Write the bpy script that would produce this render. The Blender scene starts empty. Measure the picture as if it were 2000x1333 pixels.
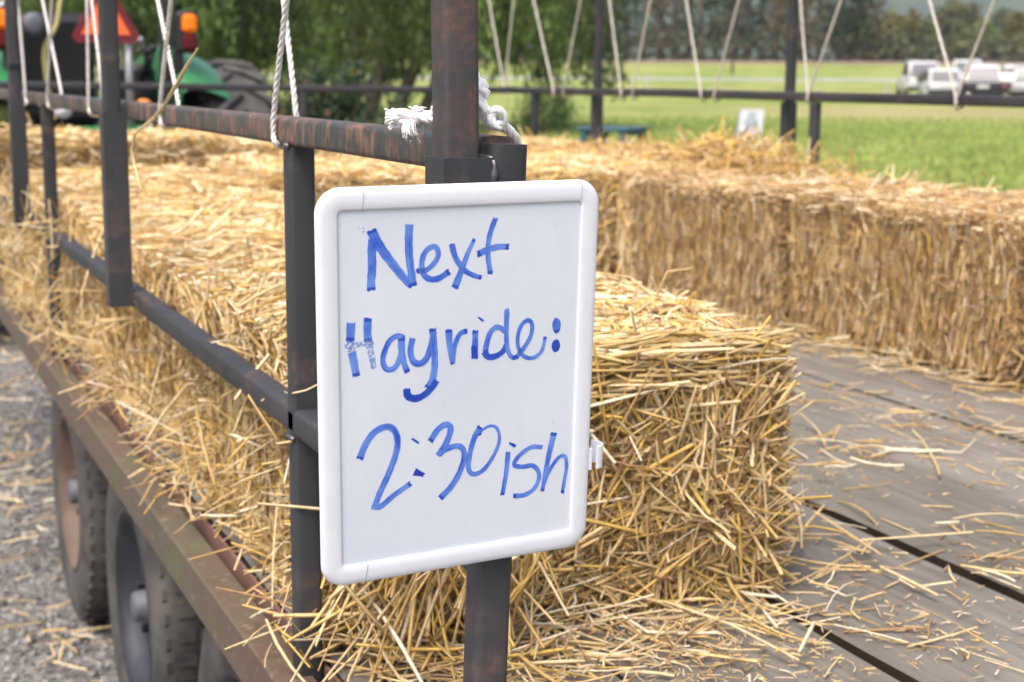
import bpy, math, random
import numpy as np
from mathutils import Vector, Matrix
rng = np.random.default_rng(7); random.seed(7)
PI = math.pi
S = bpy.context.scene
COL = bpy.data.collections.new("Scene Things"); S.collection.children.link(COL)

# ------------------------------------------------------------------ camera, sky, sun
# wagon frame: X across, Y along the wagon, Z up.  1 unit U = 0.84 m; eye 1.5 m above the gravel
U = 0.84; EYE = 1.5
F_, CX_, CY_ = 3000.0, 1000.0, 666.5
dY = np.array([-1320, 143 - CY_, F_]); dY /= np.linalg.norm(dY)
_xd = -100.0; _yd = -(dY[0]*_xd + dY[2]*F_)/dY[1]
dZ = -np.array([_xd, _yd, F_]); dZ /= np.linalg.norm(dZ)
dX = np.cross(dY, dZ)
RC = np.array([dX, dY, dZ])
cam_d = bpy.data.cameras.new("Camera"); cam = bpy.data.objects.new("Camera", cam_d); COL.objects.link(cam)
cam_d.sensor_width = 36; cam_d.lens = 54; cam_d.clip_start = 0.05; cam_d.clip_end = 6000
M3 = Matrix(((RC[0][0], -RC[0][1], -RC[0][2]), (RC[1][0], -RC[1][1], -RC[1][2]), (RC[2][0], -RC[2][1], -RC[2][2])))
cam.matrix_world = Matrix.Translation((0, 0, EYE)) @ M3.to_4x4()
cam_d.dof.use_dof = True; cam_d.dof.focus_distance = 1.27; cam_d.dof.aperture_fstop = 9.5; cam_d.dof.aperture_blades = 7
S.camera = cam

SUN_EL, SUN_AZ = math.radians(60), math.radians(232)      # azimuth measured from +Y clockwise
w = bpy.data.worlds.new("World"); S.world = w; w.use_nodes = True
nt = w.node_tree; bg = nt.nodes['Background']; sky = nt.nodes.new('ShaderNodeTexSky')
sky.sky_type = 'NISHITA'; sky.sun_disc = False; sky.sun_elevation = SUN_EL; sky.sun_rotation = SUN_AZ
sky.air_density = 1.0; sky.dust_density = 8.0; sky.ozone_density = 1.0
nt.links.new(sky.outputs[0], bg.inputs[0]); bg.inputs[1].default_value = 0.15
sd = bpy.data.lights.new("Sun", 'SUN'); sd.energy = 1.3; sd.angle = math.radians(28); sd.color = (1, 0.975, 0.94)
sun = bpy.data.objects.new("Sun", sd); COL.objects.link(sun)
sv = Vector((math.sin(SUN_AZ)*math.cos(SUN_EL), math.cos(SUN_AZ)*math.cos(SUN_EL), math.sin(SUN_EL)))
sun.rotation_euler = sv.to_track_quat('Z', 'Y').to_euler(); sun.location = (0, 0, 20)
S.view_settings.view_transform = 'Standard'; S.view_settings.look = 'None'
S.view_settings.exposure = .96; S.view_settings.gamma = 1
S.cycles.max_bounces = 6; S.cycles.diffuse_bounces = 3; S.cycles.transparent_max_bounces = 6

# ------------------------------------------------------------------ points on real planes seen from the eye (metres)
E0 = np.array([0, 0, EYE])
def ray(x, y): return RC @ np.array([x - CX_, y - CY_, F_])
def onX(x, y, X): r = ray(x, y); return r*(X*U/r[0]) + E0
def onY(x, y, Y): r = ray(x, y); return r*(Y*U/r[1]) + E0
def onZ(x, y, Z): r = ray(x, y); return r*(Z*U/r[2]) + E0
def W(x, y, z): return np.array([x*U, y*U, z*U + EYE])       # wagon units -> metres
FWD = np.array([ray(1000, 140)[0], ray(1000, 140)[1]]); FWD /= np.linalg.norm(FWD); RGT = np.array([FWD[1], -FWD[0]])
def gz(v):                                                   # height of the land at distance v ahead
    v = np.asarray(v, float); a = 0.007*np.clip(v - 4, 0, 1e9)
    t = np.clip((v - 80)/80, 0, 1); return a + 2.1*t*t*(3 - 2*t)
def far(px, v, h=0.0):                                       # ground point at distance v ahead, in the direction of column px
    r = ray(px, 150); d = r[:2]/np.dot(r[:2], FWD)*v
    return np.array([d[0], d[1], float(gz(v)) + h])

# ------------------------------------------------------------------ materials
def mat(name, col=(.5, .5, .5), rough=.6, metal=0, spec=None):
    m = bpy.data.materials.new(name); m.use_nodes = True; b = m.node_tree.nodes['Principled BSDF']
    b.inputs['Base Color'].default_value = (*col, 1); b.inputs['Roughness'].default_value = rough; b.inputs['Metallic'].default_value = metal
    if spec is not None: b.inputs['Specular IOR Level'].default_value = spec
    return m
def N(m, t, **k):
    n = m.node_tree.nodes.new(t)
    for a, v in k.items(): setattr(n, a, v)
    return n
def L(m, a, b): m.node_tree.links.new(a, b)
def bsdf(m): return m.node_tree.nodes['Principled BSDF']
def coords(m, scale=(1, 1, 1), rot=(0, 0, 0), kind='Object'):
    t = N(m, 'ShaderNodeTexCoord'); p = N(m, 'ShaderNodeMapping'); p.inputs['Scale'].default_value = scale; p.inputs['Rotation'].default_value = rot
    L(m, t.outputs[kind], p.inputs[0]); return p.outputs[0]
def noise(m, vec, scale, detail=4, rough=.55, dist=0):
    n = N(m, 'ShaderNodeTexNoise'); n.inputs['Scale'].default_value = scale; n.inputs['Detail'].default_value = detail
    n.inputs['Roughness'].default_value = rough; n.inputs['Distortion'].default_value = dist; L(m, vec, n.inputs['Vector']); return n.outputs[0]
def ramp(m, fac, stops):
    r = N(m, 'ShaderNodeValToRGB'); e = r.color_ramp.elements
    while len(e) < len(stops): e.new(.5)
    for i, (p, c) in enumerate(stops): e[i].position = p; e[i].color = (*c, 1) if len(c) == 3 else c
    L(m, fac, r.inputs[0]); return r.outputs[0]
def mix(m, fac, a, b, mode='MIX'):
    n = N(m, 'ShaderNodeMix', data_type='RGBA', blend_type=mode)
    for i, v in ((0, fac), (6, a), (7, b)):
        if hasattr(v, 'is_output'): L(m, v, n.inputs[i])
        else: n.inputs[i].default_value = v if not isinstance(v, tuple) else (*v, 1)
    return n.outputs[2]
def bump(m, h, strength=.3, dist=.01):
    n = N(m, 'ShaderNodeBump'); n.inputs['Strength'].default_value = strength; n.inputs['Distance'].default_value = dist
    L(m, h, n.inputs['Height']); L(m, n.outputs[0], bsdf(m).inputs['Normal'])

def attr_mat(name, rough=.6, tint=1.0, nz=40, lo=.8, spec=.3, trans=0.0):
    m = mat(name, rough=rough, spec=spec); a = N(m, 'ShaderNodeVertexColor', layer_name='Col')
    n = noise(m, coords(m), nz, 2)
    v = ramp(m, n, [(.3, (lo,)*3), (.7, (1.15,)*3)])
    c = mix(m, 1.0, a.outputs[0], v, 'MULTIPLY'); L(m, c, bsdf(m).inputs['Base Color'])
    if trans:
        t = N(m, 'ShaderNodeBsdfTranslucent'); L(m, c, t.inputs[0]); s = N(m, 'ShaderNodeMixShader'); s.inputs[0].default_value = trans
        L(m, bsdf(m).outputs[0], s.inputs[1]); L(m, t.outputs[0], s.inputs[2]); L(m, s.outputs[0], m.node_tree.nodes['Material Output'].inputs[0])
    return m
MT = {}
MT['straw'] = attr_mat('straw', .6, nz=90, lo=.82, spec=.2, trans=.15)
MT['leaf'] = attr_mat('leaf', .55, nz=1, lo=.8, trans=.35)
MT['stone'] = attr_mat('stone', .85, nz=60, lo=.8)
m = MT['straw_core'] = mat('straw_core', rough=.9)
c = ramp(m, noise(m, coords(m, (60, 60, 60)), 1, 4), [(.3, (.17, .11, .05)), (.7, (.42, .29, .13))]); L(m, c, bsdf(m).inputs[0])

def steel(name, base, rust, lo, hi, sc=9, streak=(1, 1, 1), rough=.42):
    m = mat(name, rough=rough, metal=.25, spec=.5); v = coords(m, streak)
    a = noise(m, v, sc, 6, .65, .6); b = noise(m, v, sc*5, 5, .7)
    f = mix(m, .35, a, b); k = ramp(m, f, [(lo, (0, 0, 0)), (hi, (1, 1, 1))])
    tone = ramp(m, noise(m, v, 3, 3), [(.3, base), (.7, tuple(x*1.7 for x in base))])
    rc = ramp(m, b, [(.35, rust), (.7, tuple(min(1, x*1.9) for x in rust))])
    L(m, mix(m, k, tone, rc), bsdf(m).inputs[0]); L(m, ramp(m, f, [(.3, (rough,)*3), (.7, (.8,)*3)]), bsdf(m).inputs['Roughness'])
    bump(m, b, .15, .002); return m
MT['steel'] = steel('steel_tube', (.027, .028, .033), (.078, .050, .041), .53, .70)
MT['steel_rust'] = steel('steel_tube_rusty', (.036, .041, .041), (.14, .078, .055), .47, .60, 26, (1, 1, .4))
MT['steel_top'] = steel('steel_stake_worn', (.036, .036, .040), (.088, .047, .034), .47, .66, 18)
MT['weld'] = mat('weld', (.12, .115, .13), .35, .6)
# painted edge beam: brown red paint, moss, grit
m = MT['beam'] = mat('edge_beam_paint', rough=.75); v = coords(m)
a = ramp(m, noise(m, v, 2.2, 5, .6), [(.38, (.105, .066, .048)), (.62, (.085, .074, .050))])
b = mix(m, ramp(m, noise(m, v, 5, 6, .7), [(.52, (0, 0, 0)), (.66, (.8, .8, .8))]), a, (.085, .09, .040))
g = mix(m, ramp(m, noise(m, v, 60, 4, .7), [(.58, (0, 0, 0)), (.7, (.7, .7, .7))]), b, (.24, .2, .16))
L(m, g, bsdf(m).inputs[0]); bump(m, noise(m, v, 45, 6, .7), .35, .004)
# weathered planks
m = MT['wood'] = mat('deck_wood', rough=.82); v = coords(m, (1, .05, 1))
g1 = noise(m, v, 55, 6, .65, .4); g2 = noise(m, coords(m, (1, .35, 1)), 6, 4, .6)
c1 = ramp(m, g1, [(.3, (.07, .060, .049)), (.52, (.16, .145, .125)), (.75, (.275, .257, .228))])
c2 = mix(m, .5, c1, ramp(m, g2, [(.3, (.09, .08, .068)), (.7, (.235, .222, .203))]))
isl = N(m, 'ShaderNodeVertexColor', layer_name='Col'); c2 = mix(m, ramp(m, noise(m, coords(m, (1, .22, 1)), 15, 3, .5, 1.2), [(.66, (0, 0, 0)), (.72, (.7, .7, .7))]), c2, (.07, .052, .042)); c3 = mix(m, 1, c2, isl.outputs[0], 'MULTIPLY')
L(m, c3, bsdf(m).inputs[0]); bump(m, g1, .8, .004)
MT['wood_side'] = mat('plank_side_gap_shade_grime', (.035, .026, .02), .95, spec=.1)  # dark brown paints the shade of the deck gaps onto the plank sides, with grime
MT['board_edge'] = mat('painted_plank_edge', (.17, .09, .07), .8)
# gravel + grass ground
m = MT['ground'] = mat('ground', rough=.95, spec=.1); v = coords(m)
sep = N(m, 'ShaderNodeSeparateXYZ'); L(m, v, sep.inputs[0])
vo = N(m, 'ShaderNodeTexVoronoi'); vo.inputs['Scale'].default_value = 38; L(m, v, vo.inputs['Vector'])
stone = ramp(m, vo.outputs['Color'], [(.2, (.07, .07, .072)), (.55, (.17, .165, .16)), (.9, (.34, .33, .32))])
grav = mix(m, .45, stone, ramp(m, noise(m, v, 3, 6, .6), [(.3, (.10, .098, .095)), (.7, (.22, .21, .2))]))
gn = mix(m, .5, noise(m, v, .45, 6, .75), noise(m, v, 3, 6, .8))
gr = ramp(m, gn, [(.38, (.085, .135, .028)), (.5, (.165, .225, .05)), (.62, (.28, .31, .10))])
gr = mix(m, ramp(m, noise(m, coords(m, (1, 1, 1)), .11, 3), [(.42, (0, 0, 0)), (.66, (.6, .6, .6))]), gr, (.33, .32, .13))
ad = N(m, 'ShaderNodeMath', operation='ADD'); mu = N(m, 'ShaderNodeMath', operation='MULTIPLY_ADD')
L(m, noise(m, v, .8, 4), mu.inputs[0]); mu.inputs[1].default_value = 2.0; L(m, sep.outputs[0], mu.inputs[2])
# grass to the right of the wagon (x) or well ahead (y)
yy = N(m, 'ShaderNodeMath', operation='MULTIPLY_ADD'); L(m, sep.outputs[1], yy.inputs[0]); yy.inputs[1].default_value = .5; yy.inputs[2].default_value = -3.6
mx = N(m, 'ShaderNodeMath', operation='MAXIMUM'); L(m, mu.outputs[0], mx.inputs[0]); L(m, yy.outputs[0], mx.inputs[1])
fac = N(m, 'ShaderNodeMapRange'); L(m, mx.outputs[0], fac.inputs[0]); fac.inputs[1].default_value = 4.2; fac.inputs[2].default_value = 5.0
def dot(vec):
    n_ = N(m, 'ShaderNodeVectorMath', operation='DOT_PRODUCT'); L(m, v, n_.inputs[0]); n_.inputs[1].default_value = (*vec, 0); return n_.outputs['Value']
def mth(op, a, b, c=None):
    n_ = N(m, 'ShaderNodeMath', operation=op)
    for i_, x_ in enumerate((a, b, c)):
        if x_ is None: continue
        if hasattr(x_, 'is_output'): L(m, x_, n_.inputs[i_])
        else: n_.inputs[i_].default_value = x_
    return n_.outputs[0]
dv = dot(FWD); dr = dot(RGT); dv2 = mth('MULTIPLY_ADD', dr, .18, dv)
wv = mth('MULTIPLY_ADD', noise(m, v, .12, 5, .7), 22.0, -11.0); dd_ = mth('ADD', dv2, wv)
def bandm(d, c0, half, soft):
    a_ = mth('ABSOLUTE', mth('SUBTRACT', d, c0), 0.0); n_ = N(m, 'ShaderNodeMapRange', interpolation_type='SMOOTHSTEP'); L(m, a_, n_.inputs[0]); n_.inputs[1].default_value = half + soft; n_.inputs[2].default_value = half; return n_.outputs[0]
rmask = N(m, 'ShaderNodeMapRange'); L(m, dr, rmask.inputs[0]); rmask.inputs[1].default_value = 2; rmask.inputs[2].default_value = 14
b1 = mth('MULTIPLY', mth('MULTIPLY', bandm(dd_, 57.0, 4.0, 6.0), rmask.outputs[0]), .55)
b2 = mth('MULTIPLY', bandm(mth('ADD', dv, wv), 93.0, 1.5, 4.0), .4)
gr = mix(m, b1, gr, (.31, .24, .15)); gr = mix(m, b2, gr, (.30, .24, .13))
L(m, mix(m, fac.outputs[0], grav, gr), bsdf(m).inputs[0]); bump(m, vo.outputs['Distance'], .6, .02)
m = MT['dirt'] = mat('dirt_track', rough=.95, spec=.1); v = coords(m)
L(m, mix(m, ramp(m, noise(m, v, .5, 5, .7), [(.4, (0, 0, 0)), (.6, (1, 1, 1))]), (.30, .225, .14), (.22, .27, .07)), bsdf(m).inputs[0])
MT['drygrass'] = mat('dry_grass', (.23, .17, .12), .95)
m = MT['road'] = mat('far_road', rough=.85); L(m, ramp(m, noise(m, coords(m), .6, 4), [(.3, (.24, .25, .24)), (.7, (.36, .36, .35))]), bsdf(m).inputs[0])
m = MT['hill'] = mat('hill_forest', rough=1, spec=0); L(m, ramp(m, noise(m, coords(m), .02, 6, .7), [(.35, (.035, .055, .04)), (.65, (.07, .095, .055))]), bsdf(m).inputs[0])
m = MT['bark'] = mat('bark', rough=.9); L(m, ramp(m, noise(m, coords(m, (1, 1, .2)), 12, 5, .7), [(.35, (.055, .042, .034)), (.65, (.17, .14, .115))]), bsdf(m).inputs[0])
# white board
m = MT['frame_w'] = mat('board_frame_plastic', rough=.38); v = coords(m)
sc = mix(m, .5, ramp(m, noise(m, v, 90, 5, .75), [(.62, (0, 0, 0)), (.74, (.5, .5, .5))]), ramp(m, noise(m, v, 14, 6, .7), [(.5, (0, 0, 0)), (.75, (.35, .35, .35))]))
L(m, mix(m, sc, (.77, .785, .86), (.48, .47, .48)), bsdf(m).inputs[0])
m = MT['panel'] = mat('board_panel', rough=.22, spec=.5); v = coords(m)
sm = ramp(m, noise(m, v, 9, 4, .6), [(.35, (.66, .71, .80)), (.65, (.72, .765, .85))])
ghost = ramp(m, noise(m, coords(m, (1, 1, .35), (0, .6, 0)), 26, 5, .7, 1.5), [(.58, (0, 0, 0)), (.74, (.45, .45, .45))]); sm = mix(m, ghost, sm, (.62, .65, .74))
sp = ramp(m, noise(m, v, 420, 2, .5), [(.78, (0, 0, 0)), (.82, (.7, .7, .7))])
L(m, mix(m, sp, sm, (.25, .25, .28)), bsdf(m).inputs[0])
m = MT['seam'] = mat('board_seam', (.30, .29, .31), .6)
def ink(name, a, b, lo, hi, fade=None):
    m = mat(name, rough=.35); u = N(m, 'ShaderNodeUVMap', uv_map='UVMap'); p = N(m, 'ShaderNodeMapping'); p.inputs['Scale'].default_value = (7, .5, 1)
    L(m, u.outputs[0], p.inputs[0]); n = noise(m, p.outputs[0], 1.0, 4, .6)
    big = noise(m, coords(m), 60, 2)
    L(m, ramp(m, mix(m, .45, n, big), [(lo, a), (hi, b)]), bsdf(m).inputs[0])
    if fade:
        al = ramp(m, noise(m, coords(m), 420, 6, .75), [(fade - .02, (0, 0, 0)), (fade + .10, (1, 1, 1))]); L(m, al, bsdf(m).inputs['Alpha'])
    return m
MT['ink'] = ink('blue_marker_ink', (.008, .07, .56), (.16, .31, .78), .38, .60)
MT['ink_dark'] = ink('blue_marker_ink_dense', (.004, .03, .40), (.03, .12, .62), .36, .66)
MT['ink_faint'] = ink('blue_marker_ink_rubbed', (.10, .22, .70), (.26, .38, .78), .36, .64, .47)
m = MT['smudge'] = mat('marker_smudge', (.16, .17, .24), .5); al = ramp(m, noise(m, coords(m), 700, 3, .8), [(.55, (0, 0, 0)), (.62, (.8, .8, .8))]); L(m, al, bsdf(m).inputs['Alpha'])
m = MT['rope'] = mat('rope', rough=.9, spec=.15); L(m, ramp(m, noise(m, coords(m), 120, 3), [(.3, (.52, .50, .48)), (.7, (.72, .70, .68))]), bsdf(m).inputs[0])
MT['rope_white'] = mat('rope_white', (.84, .83, .84), .85)
m = MT['rope_tan'] = mat('rope_tan', rough=.9); L(m, ramp(m, noise(m, coords(m), 60, 3), [(.3, (.44, .41, .37)), (.7, (.62, .59, .55))]), bsdf(m).inputs[0])
m = MT['rubber'] = mat('dusty_rubber', rough=.85); L(m, ramp(m, noise(m, coords(m), 7, 5, .65), [(.35, (.028, .027, .028)), (.68, (.105, .098, .090))]), bsdf(m).inputs[0]); bump(m, noise(m, coords(m), 60, 4), .3, .003)
m = MT['rim_rust'] = mat('rim_rusty', rough=.7); L(m, ramp(m, noise(m, coords(m), 6, 5, .6), [(.35, (.07, .045, .034)), (.65, (.15, .105, .08))]), bsdf(m).inputs[0])
m = MT['rim_dark'] = mat('rim_dark', rough=.45, metal=.3); L(m, ramp(m, noise(m, coords(m), 4, 5, .6), [(.35, (.015, .015, .02)), (.65, (.045, .047, .06))]), bsdf(m).inputs[0])
MT['hub'] = mat('hub_metal', (.12, .13, .15), .65, .3)
MT['green'] = mat('tractor_green', (.03, .17, .06), .28)
MT['yellow'] = mat('tractor_yellow', (.62, .50, .05), .4)
MT['pipe'] = mat('faded_yellow_pipe', (.42, .38, .16), .5)
MT['black'] = mat('black_plastic', (.012, .012, .013), .45)
MT['darkmetal'] = mat('dark_metal', (.035, .035, .037), .5, .3)
MT['grey'] = mat('grey_metal', (.30, .31, .32), .4, .5)
MT['smv_o'] = mat('reflective_orange', (1.0, .17, .05), .6)
MT['smv_r'] = mat('dark_red_border', (.17, .018, .025), .4)
MT['amber'] = mat('amber_lens', (.95, .23, .01), .2)
MT['red'] = mat('red_lens', (.10, .006, .01), .25)
MT['white_paint'] = mat('white_car_paint', (.50, .52, .54), .25)
MT['dark_paint'] = mat('dark_car_paint', (.03, .028, .04), .2, .3)
MT['maroon_paint'] = mat('maroon_car_paint', (.10, .015, .03), .25, .2)
MT['silver_paint'] = mat('silver_car_paint', (.38, .4, .42), .3, .4)
MT['glass'] = mat('car_glass', (.03, .045, .05), .08, 0, .8)
MT['glass_grey'] = mat('car_glass_painted_reflection', (.18, .17, .21), .1, 0, .8)  # paler base colour paints a reflection into the glass
MT['plate'] = mat('number_plate', (.6, .6, .62), .4)
MT['sign_w'] = mat('sign_white', (.40, .43, .48), .5)
MT['sign_txt'] = mat('sign_text', (.14, .20, .22), .6)
MT['pumpkin'] = mat('orange_print', (.75, .22, .03), .6)
MT['teal'] = mat('teal_paint', (.03, .085, .13), .5)
MT['roofpink'] = mat('pale_roof', (.50, .36, .31), .8)
MT['wallp'] = mat('shed_wall', (.32, .28, .24), .9)

# ------------------------------------------------------------------ mesh helpers
def tag(o, label=None, cat=None, group=None, kind=None):
    if label: o['label'] = label
    if cat: o['category'] = cat
    if group: o['group'] = group
    if kind: o['kind'] = kind
    return o
def wloc(o):
    p = np.zeros(3)
    while o is not None: p = p + np.array(o.location); o = o.parent
    return p
def empty(name, loc, label, cat, group=None):
    o = bpy.data.objects.new(name, None); COL.objects.link(o); o.location = loc; o.empty_display_size = .1
    return tag(o, label, cat, group)
def link(name, me, parent=None, at=None):
    """vertices are in world metres; the object sits at 'at' (or on its parent's origin)"""
    o = bpy.data.objects.new(name, me); COL.objects.link(o)
    base = wloc(parent) if parent is not None else np.array(at if at is not None else (0, 0, 0), float)
    if parent is not None: o.parent = parent
    else: o.location = base
    if np.any(base != 0): me.transform(Matrix.Translation(-Vector(base)))
    return o
class MB:
    def __init__(s): s.v = []; s.f = []; s.m = []; s.uv = []; s.sm = []
    def add(s, v, f, mi=0, smooth=False):
        n = len(s.v); s.v += [tuple(map(float, p)) for p in v]; s.f += [tuple(i + n for i in q) for q in f]; s.m += [mi]*len(f); s.sm += [smooth]*len(f)
    def box(s, c, d, R=None, mi=0, bev=0.0):
        c = np.array(c, float); h = np.array(d, float)/2; R = np.eye(3) if R is None else R
        if bev <= 0:
            P = [(sx*h[0], sy*h[1], sz*h[2]) for sx in (-1, 1) for sy in (-1, 1) for sz in (-1, 1)]
            s.add([c + R @ np.array(p) for p in P], [(0, 1, 3, 2), (4, 6, 7, 5), (0, 4, 5, 1), (2, 3, 7, 6), (0, 2, 6, 4), (1, 5, 7, 3)], mi)
            return
        b = bev; V = []; idx = {}
        for sx in (-1, 1):
            for sy in (-1, 1):
                for sz in (-1, 1):
                    for a in range(3):
                        q = np.array([sx, sy, sz])*(h - b); q[a] += b*(sx, sy, sz)[a]; idx[(sx, sy, sz, a)] = len(V); V.append(c + R @ q)
        Fc = []
        for a in range(3):
            o1, o2 = [k for k in range(3) if k != a]
            for sg in (-1, 1):
                q = []
                for (u, v) in ((-1, -1), (1, -1), (1, 1), (-1, 1)):
                    k = [0, 0, 0]; k[a] = sg; k[o1] = u; k[o2] = v; q.append(idx[(*k, a)])
                Fc.append(tuple(q))
            for u in (-1, 1):
                for v in (-1, 1):
                    k0 = [0, 0, 0]; k0[a] = -1; k0[o1] = u; k0[o2] = v; k1 = list(k0); k1[a] = 1
                    Fc.append((idx[(*k0, o1)], idx[(*k1, o1)], idx[(*k1, o2)], idx[(*k0, o2)]))
        for sx in (-1, 1):
            for sy in (-1, 1):
                for sz in (-1, 1): Fc.append(tuple(idx[(sx, sy, sz, a)] for a in range(3)))
        s.add(V, Fc, mi)
    def tube(s, path, r, n=8, mi=0, cap=True, smooth=True):
        P = [np.array(p, float) for p in path]; V = []; Fc = []; up = np.array([0.13, 0.07, 1.0]); prev = None
        for i, p in enumerate(P):
            t = P[min(i + 1, len(P) - 1)] - P[max(i - 1, 0)]; t /= (np.linalg.norm(t) + 1e-12)
            a = (np.cross(t, up) if prev is None else prev - t*np.dot(prev, t))
            if np.linalg.norm(a) < 1e-6: a = np.cross(t, [1, 0, 0])
            a /= np.linalg.norm(a); prev = a; b = np.cross(t, a); rr = r[i] if hasattr(r, '__len__') else r
            for k in range(n): th = 2*PI*k/n; V.append(p + rr*(a*math.cos(th) + b*math.sin(th)))
        for i in range(len(P) - 1):
            for k in range(n): Fc.append((i*n + k, i*n + (k + 1) % n, (i + 1)*n + (k + 1) % n, (i + 1)*n + k))
        if cap: Fc.append(tuple(range(n))[::-1]); Fc.append(tuple((len(P) - 1)*n + k for k in range(n)))
        s.add(V, Fc, mi, smooth)
    def sqtube(s, p0, p1, w, d, side, mi=0, rc=.18, cap=True):
        """rounded square section bar; w measured along 'side', d across it"""
        p0 = np.array(p0, float); p1 = np.array(p1, float); t = (p1 - p0)/np.linalg.norm(p1 - p0)
        a = np.array(side, float); a -= t*np.dot(a, t); a /= np.linalg.norm(a); b = np.cross(t, a)
        r = min(w, d)*rc; pr = []
        for cx, cy, a0 in ((w/2 - r, d/2 - r, 0), (-w/2 + r, d/2 - r, 90), (-w/2 + r, -d/2 + r, 180), (w/2 - r, -d/2 + r, 270)):
            for k in range(4): th = math.radians(a0 + k*30); pr.append((cx + r*math.cos(th), cy + r*math.sin(th)))
        n = len(pr); V = [p + a*x + b*y for p in (p0, p1) for x, y in pr]
        Fc = [(k, (k + 1) % n, n + (k + 1) % n, n + k) for k in range(n)]
        s.add(V, Fc, mi, True)
        if cap: s.add([p0 + a*x + b*y for x, y in pr], [tuple(range(n))[::-1]], mi); s.add([p1 + a*x + b*y for x, y in pr], [tuple(range(n))], mi)
    def lathe(s, c, axis, prof, n=32, mi=0, smooth=True, start=0, sweep=2*PI):
        """prof: (distance along axis, radius)"""
        ax = np.array(axis, float); ax /= np.linalg.norm(ax); a = np.cross(ax, [0, 0, 1.0]); a = a/np.linalg.norm(a) if np.linalg.norm(a) > 1e-6 else np.array([1., 0, 0]); b = np.cross(ax, a)
        V = []; full = abs(sweep - 2*PI) < 1e-6; nn = n if full else n + 1
        for (h, r) in prof:
            for k in range(nn): th = start + sweep*k/n; V.append(np.array(c) + ax*h + r*(a*math.cos(th) + b*math.sin(th)))
        Fc = []
        for i in range(len(prof) - 1):
            for k in range(n): k2 = (k + 1) % nn; Fc.append((i*nn + k, i*nn + k2, (i + 1)*nn + k2, (i + 1)*nn + k))
        s.add(V, Fc, mi, smooth)
    def prism(s, poly, d0, d1, M=None, mi=0):
        """polygon (x,y) extruded z d0..d1, mapped by function M"""
        n = len(poly); V = [(x, y, d0) for x, y in poly] + [(x, y, d1) for x, y in poly]
        if M: V = [M(*p) for p in V]
        s.add(V, [tuple(range(n))[::-1], tuple(range(n, 2*n))] + [(k, (k + 1) % n, n + (k + 1) % n, n + k) for k in range(n)], mi)
    def mesh(s, name, mats):
        me = bpy.data.meshes.new(name); me.from_pydata(s.v, [], s.f)
        for m_ in mats: me.materials.append(m_)
        me.polygons.foreach_set('material_index', s.m); me.polygons.foreach_set('use_smooth', s.sm); me.update(); return me
    def build(s, name, mats, parent=None, at=None):
        if not isinstance(mats, (list, tuple)): mats = [mats]
        return link(name, s.mesh(name, mats), parent, at)
def quad_mesh(name, V, Q, col=None, mats=(), mi=None, smooth=True):
    """V (n,3) Q (m,4) numpy -> mesh with point colours"""
    me = bpy.data.meshes.new(name); V = np.asarray(V, np.float32); Q = np.asarray(Q, np.int32)
    me.vertices.add(len(V)); me.vertices.foreach_set('co', V.ravel()); me.loops.add(Q.size); me.loops.foreach_set('vertex_index', Q.ravel())
    me.polygons.add(len(Q)); me.polygons.foreach_set('loop_start', np.arange(0, Q.size, 4, dtype=np.int32))
    try: me.polygons.foreach_set('loop_total', np.full(len(Q), 4, np.int32))
    except Exception: pass
    for m_ in mats: me.materials.append(m_)
    if mi is not None: me.polygons.foreach_set('material_index', np.asarray(mi, np.int32))
    me.polygons.foreach_set('use_smooth', np.full(len(Q), smooth))
    me.update(calc_edges=True)
    if col is not None:
        ca = me.color_attributes.new('Col', 'FLOAT_COLOR', 'POINT'); c4 = np.ones((len(V), 4), np.float32); c4[:, :3] = col; ca.data.foreach_set('color', c4.ravel())
    return me
def unit(a): return a/(np.linalg.norm(a, axis=-1, keepdims=True) + 1e-12)

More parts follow.
